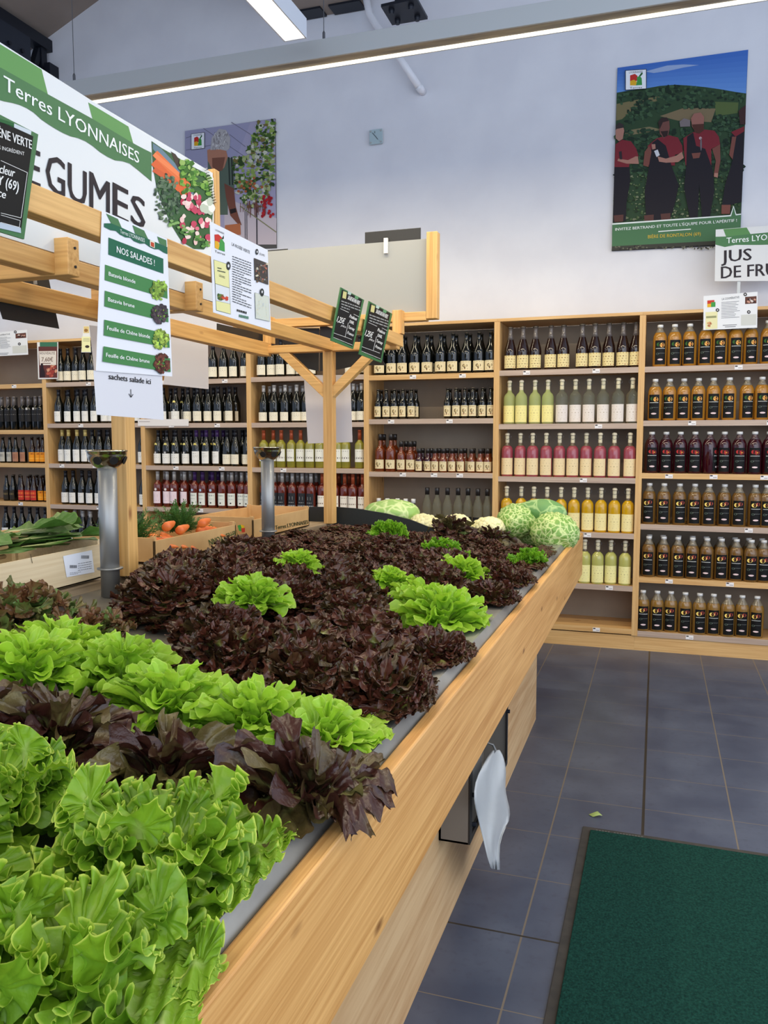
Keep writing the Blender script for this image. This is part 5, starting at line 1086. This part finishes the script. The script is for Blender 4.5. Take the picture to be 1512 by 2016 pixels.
class Leaves:
    def __init__(s): s.v = []; s.f = []; s.a = []; s.n = 0
    def leaf(s, rng, L_, Wd, th0, th1, az, base=(0, 0, 0), A=.012, k=9, segs=64, rings=8, cup=.3, fold=.0, loop=.7, pw=2.6, tip=.0, lob=0., twist=0, narrow=.25, curlin=0, rp=.85, hw=((.25, .55), (.5, .6), (1, 1), (1.6, .6), (2.4, .3))):
        ph = np.linspace(-pi, pi, segs, endpoint=False); r = (np.arange(1, rings+1)/rings)**rp
        P_, Rr = np.meshgrid(ph, r)
        t = (1+np.cos(P_))/2; sm = t*t*(3-2*t)
        p1, p2, p3, p4 = rng.uniform(0, 6.28, 4)
        lobv = 1+lob*np.sin(rng.uniform(4, 6)*P_+p4)+lob*.5*np.sin(11*P_+p1)
        xx = Wd/2*np.sign(np.sin(P_))*np.abs(np.sin(P_))**.72*(narrow+(1-narrow)*sm)*Rr*lobv
        yy = L_*(.56+np.where(np.cos(P_) > 0, .44+tip, .56)*np.cos(P_)*Rr*np.where(np.cos(P_) > 0, lobv, 1))
        edge = Rr**pw*np.clip(t*1.6, .0, 1)
        edge2 = Rr**(pw*.55)*np.clip(t*1.6, .0, 1); ruf = 0; tang = 0; low = 0
        for q_, am in hw:
            kk = max(1, round(k*q_*rng.uniform(.85, 1.15))); aa = am*rng.uniform(.6, 1.2); pp = rng.uniform(0, 6.28)
            mod = 1+.5*np.sin(2*P_+pp*2)
            if q_ < .7: low = low+aa*np.sin(kk*P_+pp)*mod
            else: ruf = ruf+aa*np.sin(kk*P_+pp)*mod; tang = tang+loop*aa*np.cos(kk*P_+pp)*mod
        z = A*edge*ruf+A*.9*edge2*low; tang = A*edge*tang
        # slide sideways along the rim so that the frill folds over
        xx = xx+tang*np.cos(P_); yy = yy-tang*np.sin(P_)*.8
        z = z+cup*xx*xx/max(Wd, .01)*4*.5+fold*np.abs(xx)
        z = z+.0016*np.sin(xx*210+p2)*np.sin(yy*190+p3)
        u = np.clip(yy/L_, -.1, 1.25)
        # integrate the spine
        n = 24; uu = np.linspace(-.1, 1.25, n); th = th0+(th1-th0)*uu**1.3*np.sign(1) if False else th0+(th1-th0)*np.clip(uu, 0, 2)**1.4
        du = uu[1]-uu[0]; cx = np.concatenate([[0], np.cumsum(np.cos(th[:-1])*du*L_)]); cz = np.concatenate([[0], np.cumsum(np.sin(th[:-1])*du*L_)])
        i0 = np.interp(0, uu, cx); k0 = np.interp(0, uu, cz); cx -= i0; cz -= k0
        X = np.interp(u, uu, cx); Z = np.interp(u, uu, cz); T = np.interp(u, uu, th)
        nx, nz = -np.sin(T), np.cos(T)
        if twist:
            a_ = twist*(u-.3); c_, s_ = np.cos(a_), np.sin(a_); xx, z = xx*c_-z*s_, xx*s_+z*c_
        rad = X+nx*z; zz = Z+nz*z
        zz = np.where(zz < .012, .012-(.012-zz)*.12, zz); gx = rad*np.cos(az)-xx*np.sin(az)+base[0]; gy = rad*np.sin(az)+xx*np.cos(az)+base[1]; gz = zz+base[2]
        c0 = (np.interp(.56, uu, cx)*np.cos(az)+base[0], np.interp(.56, uu, cx)*np.sin(az)+base[1], np.interp(.56, uu, cz)+base[2])
        V = np.stack([gx, gy, gz], -1).reshape(-1, 3); V = np.vstack([[c0], V]); o = s.n
        tcol = .30+.7*(Rr*np.clip(t*1.5, 0, 1))**3
        rib = np.exp(-(xx/(.035*Wd+.002))**2)*np.clip(1.15-u, 0, 1); basev = np.clip(1-u*2.2, 0, 1)
        tcol = tcol*(1-np.clip(rib*.85+basev, 0, 1))
        g2 = float(rng.uniform(0, 1)); col = np.stack([tcol, np.full_like(tcol, g2), np.zeros_like(tcol)], -1).reshape(-1, 3); col = np.vstack([[[.15, g2, 0]], col])
        F = []
        for j in range(segs): F.append((o, o+1+j, o+1+(j+1) % segs))
        ii = np.arange(rings-1)[:, None]*segs; jj = np.arange(segs)[None]; j2 = (jj+1) % segs
        q = np.stack([1+ii+jj, 1+ii+segs+jj, 1+ii+segs+j2, 1+ii+j2], -1).reshape(-1, 4)+o
        s.v.append(V); s.a.append(col); s.f += F; s.f += [tuple(int(v) for v in w) for w in q]; s.n += len(V)
    def mesh(s, name, m):
        V = np.vstack(s.v); me = bpy.data.meshes.new(name); me.from_pydata([tuple(v) for v in V], [], s.f)
        me.polygons.foreach_set('use_smooth', [True]*len(s.f)); me.materials.append(m)
        ca = me.color_attributes.new('leaf', 'FLOAT_COLOR', 'POINT'); A_ = np.hstack([np.vstack(s.a), np.ones((len(V), 1))]); ca.data.foreach_set('color', A_.ravel().astype(np.float32))
        me.update(); return me
GA = 2.39996
def head(seed, n, Rad, H, m, name, A, k, segs, rings, width, cup=.3, loop=.7, lob=0., amin=8, amax=88, curl=30, pw=2.6, jit=.12, fold=0., lift=18, narrow=.3, tip=0, tw=.9, aj=.5, short=0, frac=.5, scurl=None, **kw):
    rng = np.random.default_rng(seed); ls = Leaves()
    for i in range(n):
        f = (i+.5)/n; al = radians(amin+(amax-amin)*f**.62)     # angle from vertical of the leaf
        el = pi/2-al+rng.uniform(-.12, .12); reach = 1/sqrt((cos(el)/Rad)**2+(sin(el)/H)**2)*rng.uniform(1-jit, 1+jit)
        L_ = max(reach*1.02, .05); az = i*GA+rng.uniform(-aj, aj)
        w = width*(.55+.45*f)*rng.uniform(.85, 1.15); bs = Vector((rng.uniform(-.012, .012), rng.uniform(-.012, .012), 0)); cu_ = curl; li_ = lift
        if short and i > 5 and rng.random() < frac:
            e0 = el; L_ = short*rng.uniform(.8, 1.2); q_ = max(reach-L_*.75, .01); bs = Vector((cos(e0)*cos(az)*q_, cos(e0)*sin(az)*q_, sin(e0)*q_)); el = el+rng.uniform(-.5, .4) if scurl is None else el+rng.uniform(-.25, .3); w = L_*rng.uniform(1.1, 1.5)
            if scurl is not None: cu_, li_ = scurl, scurl
        ls.leaf(rng, L_, w, min(el+radians(li_), 1.6), el-radians(cu_)*rng.uniform(.4, 1.2), az, tuple(bs), A=A*(.75+.4*f), k=k*rng.uniform(.8, 1.2), segs=segs, rings=rings, cup=cup*rng.uniform(.3, 1.3), loop=loop, lob=lob, pw=pw, fold=fold, narrow=narrow, twist=rng.uniform(-1, 1)*tw, tip=tip, **kw)
    return ls.mesh(name, m)
M_bat = [head(100+i, 78, .165, .148, BATAVIA, 'batavia', .0085, 20, 208, 13, .125, cup=.2, loop=.8, curl=46, pw=3.0, jit=.2, lob=.04, tw=1.3, aj=.9, short=.085, frac=.45, scurl=34, rp=.62, hw=((.2, 1.3), (.5, .8), (1, 1), (1.4, .4))) for i in range(3)]
M_grn = [head(200+i, 84, .145, .125, GREEN, 'butter', .0050, 5, 48, 8, .072, cup=.7, loop=.5, curl=34, pw=1.7, lob=.05, lift=28, jit=.14, tw=.9) for i in range(3)]
M_brn = [head(300+i, 190, .145, .145, BROWN, 'lollo', .0066, 7, 44, 6, .070, cup=.3, loop=1.3, curl=60, pw=1.4, jit=.10, lob=.04, tw=1.6, aj=1.2, short=.048, frac=.8) for i in range(4)]
M_oak = [head(400+i, 44, .160, .135, OAK, 'oak', .0075, 5, 56, 8, .088, cup=.6, loop=.6, curl=50, pw=1.8, lob=.07, lift=35, jit=.2, tw=1.2) for i in range(3)]
M_crl = [head(500+i, 60, .12, .10, CURLY, 'curly', .009, 10, 60, 6, .075, cup=.4, loop=1, curl=30, pw=1.8) for i in range(2)]
M_bgr = [head(600+i, 110, .19, .14, BROWNG, 'brgreen', .010, 8, 60, 7, .10, cup=.4, loop=1.2, curl=50, pw=1.7, jit=.12, short=.07, frac=.6) for i in range(2)]
def trayz(x): return .897+.1378*min(1.08, max(0, -.54-x))
TZ = .902
def lettuce(me, name, pos, label, group, s=1.0, sz=None, tilt=(0, 0), z=0, hang=False):
    o = bpy.data.objects.new(name, me); COL.objects.link(o); o.location = (pos[0], pos[1], trayz(pos[0])+.006+z)
    zr = R.uniform(0, 6.28); o.rotation_euler = (tilt[0], tilt[1]+.137, zr); o.scale = (s, s, sz or s); o.rotation_mode = 'XYZ'
    from mathutils import Euler
    M = Matrix.Translation(o.location) @ Euler((tilt[0], tilt[1]+.137, 0)).to_matrix().to_4x4() @ Matrix.Rotation(zr, 4, 'Z') @ Matrix.Diagonal((s, s, sz or s, 1))
    if pos[0] > -.76:                 # heads by the lip: their leaves lie over the steel edge
        m2 = me.copy(); co = np.empty(len(me.vertices)*3); me.vertices.foreach_get('co', co); co = np.hstack([co.reshape(-1, 3), np.ones((len(co)//3, 1))])
        Mn = np.array(M); w = co @ Mn.T
        x, z_ = w[:, 0], w[:, 2]
        fl = np.where(x > -.55, np.interp(x, [-.55, -.535, -.395, -.2], [.905, .974, .974, .95]), .897+.1378*np.clip(-.54-x, 0, 1.08))
        w[:, 2] = np.where(z_ < fl+.004, fl+.004+np.clip(z_-fl, -.05, 0)*.1+.006*np.sin(x*90+w[:, 1]*70)**2, z_)
        over = np.clip(x+.40, 0, 1); w[:, 0] = np.where(x > -.45, -.45+(x+.45)*(.62 if hang else .55 if pos[1] < 1.2 else .45), w[:, 0])
        if hang: w[:, 2] -= np.clip(w[:, 0]+.395, 0, .2)*.8
        co2 = (w @ np.linalg.inv(Mn).T)[:, :3]; m2.vertices.foreach_set('co', co2.ravel()); m2.update(); o.data = m2
    o.rotation_euler = M.to_euler()
    return tag(o, label, 'lettuce', group)
BG = 'frilly green lettuces'; RG = 'smooth red oak-leaf lettuces'; GG = 'bright green round-leaf lettuces'; DG = 'dark brown frilly lettuces'
for i, (x, y, s, lb, tl) in enumerate([(-.575, .83, 1.02, 'biggest frilly green lettuce, directly before the red oak-leaf heads', (0, .06)),
        (-.535, .60, 1.0, 'frilly green lettuce nearest the viewer, draped over the steel lip', (.0, .05)),
        (-.82, .66, .95, 'frilly green lettuce at the lower left edge of the photo', (0, 0)),
        (-.87, .86, .85, 'frilly green lettuce at left edge, before the red oak-leaf heads', (0, 0)),
        (-.66, .40, .9, 'frilly green lettuce at the very bottom left corner', (0, 0))]):
    lettuce(M_bat[i % 3], 'batavia_lettuce', (x, y), lb, BG, s, tilt=tl)
for i, (x, y, s, lb, tl) in enumerate([(-.50, 1.09, 1.12, 'red oak-leaf lettuce whose leaf hangs over the steel lip', (0, .16)),
        (-.72, 1.06, .95, 'red oak-leaf lettuce second from the lip, behind frilly green head', (0, 0)),
        (-.93, 1.07, .95, 'red oak-leaf lettuce third from the lip, before round-leaf heads', (0, 0)),
        (-1.10, 1.02, .95, 'red oak-leaf lettuce cut by the left edge of the photo', (0, 0))]):
    lettuce(M_oak[i % 3], 'red_oak_lettuce', (x, y), lb, RG, s, tilt=tl, hang=i == 0)
for i, (x, y, s, lb) in enumerate([(-.555, 1.30, 1.0, 'round-leaf green lettuce at the lip, behind the red oak-leaf heads'),
        (-.70, 1.32, .98, 'round-leaf green lettuce second from the lip, front green band'),
        (-.87, 1.30, 1.0, 'round-leaf green lettuce third from the lip, front green band'),
        (-1.03, 1.38, 1.0, 'round-leaf green lettuce fourth from the lip, right below brown frilly heads'),
        (-1.17, 1.28, 1.0, 'round-leaf green lettuce fifth from the lip, near left edge'),
        (-1.22, 1.43, .9, 'round-leaf green lettuce highest in the front green band'),
        (-1.33, 1.20, 1.0, 'round-leaf green lettuce cut by left edge, front green band')]):
    lettuce(M_grn[i % 3], 'green_lettuce', (x, y), lb, GG, s)
GP = [(-.585, 2.28, 1.12, 'large round-leaf green lettuce near the lip among dark heads', .02), (-.71, 2.47, .85, 'round-leaf green lettuce just behind the large one near lip', .02),
        (-.84, 2.58, .62, 'small upright green lettuce left of the large one near lip', .05), (-.69, 2.98, .85, 'round-leaf green lettuce far along, before the curly one', .03), (-1.03, 1.96, .8, 'round-leaf green lettuce surrounded by dark brown heads at left', .06), (-1.10, 2.42, .55, 'small round-leaf green lettuce poking out of the dark mass', .09)]
for i, (x, y, s, lb, z) in enumerate(GP):
    lettuce(M_grn[(i+1) % 3], 'green_lettuce', (x, y), lb, GG, s, z=z)
CP = [(-.855, 3.34, .85, 'bright curly lettuce in the middle of the far dark heads'), (-1.17, 3.58, .85, 'bright curly lettuce in front of the black divider'), (-.50, 3.50, .8, 'bright curly lettuce beside the steel lip at far end')]
for i, (x, y, s, lb) in enumerate(CP):
    lettuce(M_crl[i % 2], 'curly_lettuce', (x, y), lb, 'small curly green lettuces', s, z=.05)
for i, (x, y, s, lb) in enumerate([(-1.45, 1.55, .85, 'brownish green frilly lettuce at left edge before the crate'), (-1.27, 1.58, .62, 'brownish green frilly lettuce right of the left-edge one'), (-1.53, 1.36, .85, 'brownish green frilly lettuce cut off by left edge')]):
    lettuce(M_bgr[i % 2], 'batavia_lettuce', (x, y), lb, 'brownish green lettuces', s)
# the dark brown mass, row by row
n = 0
for ri in range(14):
    y = 1.56+.185*ri; xl = float(np.interp(y, [1.5, 1.7, 1.9, 2.2, 4], [-.88, -1.12, -1.30, -1.52, -1.52])); x = -.53-(.09 if ri % 2 else 0); xi = 0
    while x > xl:
        if all((x-g[0])**2+(y-g[1])**2 > (.17*g[2])**2 or g[2] < .8 for g in GP):
            lab = 'dark brown frilly lettuce, %s from lip in %s row of dark heads' % (ORD[xi], ORD[ri])
            if ri == 13: lab = 'dark brown frilly lettuce, %s from lip in farthest row of dark heads' % ORD[xi]
            lettuce(M_brn[n % 4], 'brown_lettuce', (x+R.uniform(-.02, .02), y+R.uniform(-.02, .02)), lab, DG, R.uniform(.88, 1.02), tilt=(R.uniform(-.12, .12), R.uniform(-.12, .12)), sz=R.uniform(.80, 1.0)*float(np.interp(y, [2.5, 3.2, 3.7], [1, .78, .52]))*(float(np.interp(y, [2.1, 2.6, 3.0], [1, .82, .62])) if x < -1.1 else 1)); n += 1; xi += 1
        x -= .185
lettuce(M_oak[1], 'red_oak_lettuce', (-.99, 4.05), 'red oak-leaf lettuce standing before the cauliflowers', RG, .8, z=.04)
lettuce(M_oak[2], 'red_oak_lettuce', (-.80, 4.12), 'red oak-leaf lettuce lying before the savoy cabbages', RG, .7, z=.02)
# ------------------------------------------------------------------ cauliflowers, cabbages
def cabbage(seed, Rad, m, nl=16, A=.004, k=6, stretch=(1, 1, .85), cup=1.2):
    rng = np.random.default_rng(seed); ls = Leaves()
    for i in range(nl):
        az = i*GA; f = i/nl
        ls.leaf(rng, Rad*2.0*(1-.25*(1-f)), Rad*2.2, radians(10)+f*.1, radians(165-45*f), az, (-.45*Rad*cos(az)*(1-f)*0, 0, 0), A=A*(.3+f), k=k, segs=48, rings=8, cup=-1.6 if False else cup, loop=.5, pw=2.2, narrow=.6)
    return ls
def ball(Rad, m, name, seed, sx=1, sy=1, sz=.9, bumps=.02, sc_=9, net=0):
    """wrapped cabbage: overlapping leaf caps laid on a ball, with a raised vein net"""
    rng = np.random.default_rng(seed); ls = Leaves()
    nu, nv = 56, 40; th = np.linspace(0, 2*pi, nu, endpoint=False); ph = np.linspace(.02, pi-.02, nv)
    T, Pp = np.meshgrid(th, ph); D = np.stack([np.sin(Pp)*np.cos(T), np.sin(Pp)*np.sin(T), np.cos(Pp)], -1)
    lay = np.ones(T.shape); edge = np.zeros(T.shape)
    for i in range(9):
        d = rng.normal(size=3); d /= np.linalg.norm(d); dd = (D@d); w = np.clip((dd-.25)/.05, 0, 1); lay = np.where(dd > .25, lay+.012, lay); edge = np.maximum(edge, np.exp(-((dd-.27)/.03)**2))
    # crinkles
    cr_ = np.zeros(T.shape)
    for i in range(22):
        kx = rng.normal(size=3)*sc_; cr_ += np.sin(D@kx+rng.uniform(0, 6.3))
    cr_ = np.abs(cr_)/5
    rr = Rad*(lay+bumps*np.clip(cr_, 0, 1.2))
    V = (D*rr[..., None])*np.array([sx, sy, sz]); V = V.reshape(-1, 3)
    a = np.where(net, np.clip(.95-cr_*1.6, .05, 1), .6)
    a = np.clip(1-cr_*1.8, 0, 1)*.95 if net else .35+.5*edge
    col = np.stack([np.where(net, a*.97+.0, a), np.clip(.3+.4*np.sin(T*2)*.5, 0, 1), np.zeros_like(a)], -1).reshape(-1, 3)
    F = []
    for i in range(nv-1):
        for j in range(nu): F.append((i*nu+j, (i+1)*nu+j, (i+1)*nu+(j+1) % nu, i*nu+(j+1) % nu))
    F.append(tuple(range(nu))); F.append(tuple(range((nv-1)*nu, nv*nu))[::-1])
    ls.v.append(V); ls.a.append(col); ls.f = F; ls.n = len(V)
    return ls
def veg(name, parts, pos, label, cat, rot=(0, 0, 0), group=None, s=1):
    t = thing(name, label, cat, pos, group); t.rotation_euler = rot; t.scale = (s, s, s)
    for nm, me in parts:
        o = bpy.data.objects.new(nm, me); COL.objects.link(o); o.parent = t
    return t
def outer_leaves(seed, Rad, m, n=7, el=25, A=.006, k=7, L_=1.7, w=1.5):
    rng = np.random.default_rng(seed); ls = Leaves()
    for i in range(n):
        ls.leaf(rng, Rad*L_, Rad*w, radians(el-25), radians(el+70), i*2*pi/n+rng.uniform(-.2, .2), (0, 0, -Rad*.8), A=A, k=k, segs=48, rings=7, cup=.8, loop=.6, pw=2, narrow=.5)
    return ls.mesh('outer', m)
curdm = noise_mat('cauliflower_curd', (232, 226, 180), (214, 206, 152), 30, .7, bump=.5, bscale=90)
def curd(seed, Rad):
    rng = np.random.default_rng(seed); b = MB()
    for i in range(110):
        f = (i+.5)/110; al = 1.65*f**.5; az = i*GA; r = Rad*.19*(1.1-.25*f)*rng.uniform(.85, 1.15)
        c = Vector((sin(al)*cos(az)*Rad*.86, sin(al)*sin(az)*Rad*.86, cos(al)*Rad*.62))
        n_ = c.normalized()
        vs = []; fs = []
        for a in range(5):
            for q in range(8):
                p1 = pi*(a+.5)/5; vs.append(c+Vector((sin(p1)*cos(q*pi/4), sin(p1)*sin(q*pi/4), cos(p1)))*r)
        for a in range(4):
            for q in range(8): fs.append((a*8+q, (a+1)*8+q, (a+1)*8+(q+1) % 8, a*8+(q+1) % 8))
        fs += [tuple(range(8)), tuple(range(32, 40))[::-1]]; b.add(vs, fs)
    o = b.build('curd', curdm, None, True); me = o.data; bpy.data.objects.remove(o); return me
CURD = curd(3, .095); COL_L = outer_leaves(31, .10, CABB, 9, 40, .005, 6, 1.55, 1.2)
ZT = TZ+.06
for (px, py), yy, lb in (((838, 1022), 4.22, 'cauliflower at the left, behind the red oak-leaf lettuce'), ((895, 1022), 4.24, 'cauliflower with folded leaves, middle of the three'), ((960, 1027), 4.28, 'cauliflower on the right, beside the savoy cabbage')):
    q = at(px, py, Y=yy)
    veg('cauliflower', [('curd', CURD), ('outer_leaves', COL_L)], (q.x, yy, max(q.z-.05, ZT)), lb, 'cauliflower', (.2, R.uniform(-.3, .3), R.uniform(0, 6)), 'cauliflowers at far end')
def veined(name, vein, body, sc, width, bump):
    m = mat(name, body, .5); _N, _L, _b = nodes(m); _v = _N.new('ShaderNodeTexVoronoi'); _v.feature = 'DISTANCE_TO_EDGE'; _v.inputs['Scale'].default_value = sc; _t = _N.new('ShaderNodeTexCoord')
    _n = _N.new('ShaderNodeTexNoise'); _n.inputs['Scale'].default_value = 14; _x = _N.new('ShaderNodeMix'); _x.data_type = 'RGBA'; _x.inputs[0].default_value = .06
    _L.new(_t.outputs['Object'], _n.inputs[0]); _L.new(_t.outputs['Object'], _x.inputs[6]); _L.new(_n.outputs['Color'], _x.inputs[7]); _L.new(_x.outputs[2], _v.inputs['Vector'])
    _r = _N.new('ShaderNodeValToRGB'); _r.color_ramp.elements[0].position = .01; _r.color_ramp.elements[1].position = width; _r.color_ramp.elements[0].color = lin(vein)+(1,); _r.color_ramp.elements[1].color = lin(body)+(1,); _L.new(_v.outputs['Distance'], _r.inputs[0]); _L.new(_r.outputs[0], _b.inputs['Base Color'])
    _p = _N.new('ShaderNodeBump'); _p.inputs['Strength'].default_value = bump; _p.inputs['Distance'].default_value = .008; _L.new(_v.outputs['Distance'], _p.inputs['Height']); _L.new(_p.outputs[0], _b.inputs['Normal'])
    return m
SAVM = veined('savoy_skin', (206, 220, 150), (118, 160, 70), 42, .16, .8)
SV = ball(.105, SAVOY, 'savoy', 5, sz=.85, bumps=.07, sc_=11, net=1).mesh('savoy', SAVM); SVL = outer_leaves(52, .105, SAVOY, 7, 30, .007, 9, 1.6, 1.6)
for (px, py), yy, lb, s in (((1092, 1048), 4.30, 'savoy cabbage lying at the far corner of the lip', 1.1), ((1018, 1024), 4.42, 'savoy cabbage left of the pointed cabbage', .95), ((1052, 1044), 4.52, 'savoy cabbage underneath the pointed cabbage', .9)):
    q = at(px, py, Y=yy)
    veg('savoy_cabbage', [('heart', SV)]+([('outer_leaves', SVL)] if s < 1 else []), (q.x, yy, max(q.z, ZT+.01)), lb, 'cabbage', (R.uniform(-.4, .4), R.uniform(-.4, .4), R.uniform(0, 6)), 'savoy cabbages at far end', s)
def pointed(Rad, m):
    ls = ball(Rad, m, 'p', 9, 1, 1, 1.75, bumps=.012, sc_=5)
    V = ls.v[0]; f = (V[:, 2]/(Rad*1.75)+1)/2; k = 1-.45*np.clip(f, 0, 1)**2; V[:, 0] *= k; V[:, 1] *= k; return ls.mesh('pointed', m)
PC = pointed(.072, veined('pointed_skin', (168, 196, 128), (104, 150, 84), 16, .10, .4)); q = at(1068, 1006, Y=4.45)
PCL = outer_leaves(78, .10, PCAB, 4, 75, .004, 5, 1.5, 1.2)
veg('pointed_cabbage', [('heart', PC), ('wrapping_leaves', PCL)], (q.x, 4.45, q.z), 'long pointed cabbage lying on top of the savoy cabbages', 'cabbage', (0, radians(-80), .15))
PC2 = ball(.12, CABB, 'c', 12, 1.15, 1, .55, bumps=.02, sc_=5).mesh('halfc', veined('white_cabbage_skin', (206, 220, 156), (150, 188, 100), 15, .12, .5)); q = at(772, 1002, Y=4.25)
WCL = outer_leaves(77, .12, CABB, 8, 20, .006, 6, 1.35, 1.3)
veg('white_cabbage', [('heart', PC2), ('outer_leaves', WCL)], (q.x, 4.25, q.z-.02), 'pale green cabbage behind the black divider', 'cabbage', (0, 0, .3), None, 1.05)
# ------------------------------------------------------------------ chard, carrots
def chard(seed):
    rng = np.random.default_rng(seed); ls = Leaves()
    for i in range(16):
        ls.leaf(rng, rng.uniform(.18, .26), rng.uniform(.09, .13), radians(rng.uniform(0, 14)), radians(rng.uniform(-25, 10)), rng.uniform(-.5, .5)+1.57, (rng.uniform(-.07, .07), rng.uniform(-.14, .0), rng.uniform(0, .05)), A=.008, k=5, segs=40, rings=6, cup=rng.uniform(-.8, .8), loop=.3, pw=1.8, narrow=.3, twist=rng.uniform(-1.4, 1.4))
    return ls.mesh('chard', CHARD)
stemm = mat('chard_stem', (196, 160, 110), .45)
CH_ = [chard(70+i) for i in range(3)]
def stems(seed):
    b = MB(); rr = random.Random(seed)
    for i in range(10):
        x = rr.uniform(-.06, .06); z = rr.uniform(0, .05); b.tube([(x*1.4, -.30+rr.uniform(-.02, .02), z*.8), (x, -.05, z)], [.009, .006], 6)
    o = b.build('stems', stemm, None, True); me = o.data; bpy.data.objects.remove(o); return me
ST = stems(5)
for i, (y, x, z, lb) in enumerate([(1.70, -1.77, 1.165, 'bunch of chard at left edge with its stems showing'), (1.86, -1.76, 1.165, 'bunch of chard in the middle of the pale crate'), (2.00, -1.80, 1.18, 'bunch of chard against the steel tube')]):
    veg('chard_bunch', [('leaves', CH_[i]), ('stems', ST)], (x, y, z), lb, 'chard', (0, 0, R.uniform(-.3, .3)), 'chard bunches in the pale crate', 1.0)
carm = noise_mat('carrot_skin', (226, 122, 52), (208, 100, 40), 14, .45, stretch=(1, 1, 3))
topm = mat('carrot_tops', (70, 110, 42), .6)
def carrot(b, p, d, L_=.13, r=.017):
    p = Vector(p); d = Vector(d).normalized()
    b.tube([p+d*L_*t for t in (0, .03, .15, .5, .85, 1)], [r*.4, r*.9, r, r*.8, r*.45, r*.08], 10)
def fern(seed, n=60, L_=.16):
    rr = random.Random(seed); b = MB()
    for i in range(n):
        a = rr.uniform(0, 6.28); el = rr.uniform(.2, 1.3); d = Vector((cos(a)*cos(el), sin(a)*cos(el), sin(el))); l = L_*rr.uniform(.5, 1)
        s_ = d.cross(Vector((0, 0, 1))).normalized(); u_ = s_.cross(d)
        b.tube([d*l*.0, d*l*.5, d*l], .0012, 3)
        for j in range(12):
            t = .25+.75*j/12; c = d*l*t; w = .03*(1.1-t)
            for sg_ in (-1, 1):
                e = c+s_*sg_*w+d*.012+u_*rr.uniform(-.012, .012); b.face([c, c+d*.005, e+d*.004, e])
                e2 = c+s_*sg_*w*.5+d*.02+u_*rr.uniform(-.012, .012); b.face([c+d*.004, e2+s_*.003, e2-s_*.003])
    o = b.build('tops', topm, None); me = o.data; bpy.data.objects.remove(o); return me
FE = [fern(i, 80) for i in (1, 2)]
for i, (px, py, yy, lb) in enumerate([(312, 1030, 2.50, 'carrot bunch with feathery tops just right of the wooden post'), (412, 1022, 2.82, 'carrot bunch with feathery tops in the kraft crate')]):
    q = at(px, py, Y=None, X=-2.18)
    b = MB()
    for j in range(7): carrot(b, (.10+.02*cos(j*2), -.05+.028*j, .0+.012*(j % 3)), (.5, .5+.2*sin(j), -.1-.03*j))
    o = b.build('carrots', carm, None, True); me = o.data; bpy.data.objects.remove(o)
    veg('carrot_bunch', [('carrots', me), ('leafy_tops', FE[i])], (-1.80, yy, 1.13), lb, 'carrots', (0, 0, .2*i), 'carrot bunches', .85)
k = 0
for (px, py, X, ang, lb) in ((335, 1033, -1.70, .9, 'carrot at the left of the kraft crate, pointing down'), (362, 1040, -1.68, 1.2, 'carrot lying on the rim of the kraft crate'), (405, 1027, -1.68, 1.5, 'thick carrot resting on the kraft crate edge'), (545, 1020, -1.70, 1.4, 'carrot behind the farther steel tube, left side'), (572, 1016, -1.72, 1.45, 'carrot right of the farther steel tube'), (592, 1014, -1.75, 1.6, 'carrot at the far end of the farthest crate'), (560, 1012, -1.80, 1.3, 'carrot at the back of the farthest crate')):
    q = at(px, py, X=X); b = MB(); d_ = Vector((-.25, sin(ang), .05)).normalized(); carrot(b, q-d_*.06, d_, .125, .018)
    tag(b.build('carrot', carm, None, True, loc=q), lb, 'carrot', 'loose carrots')
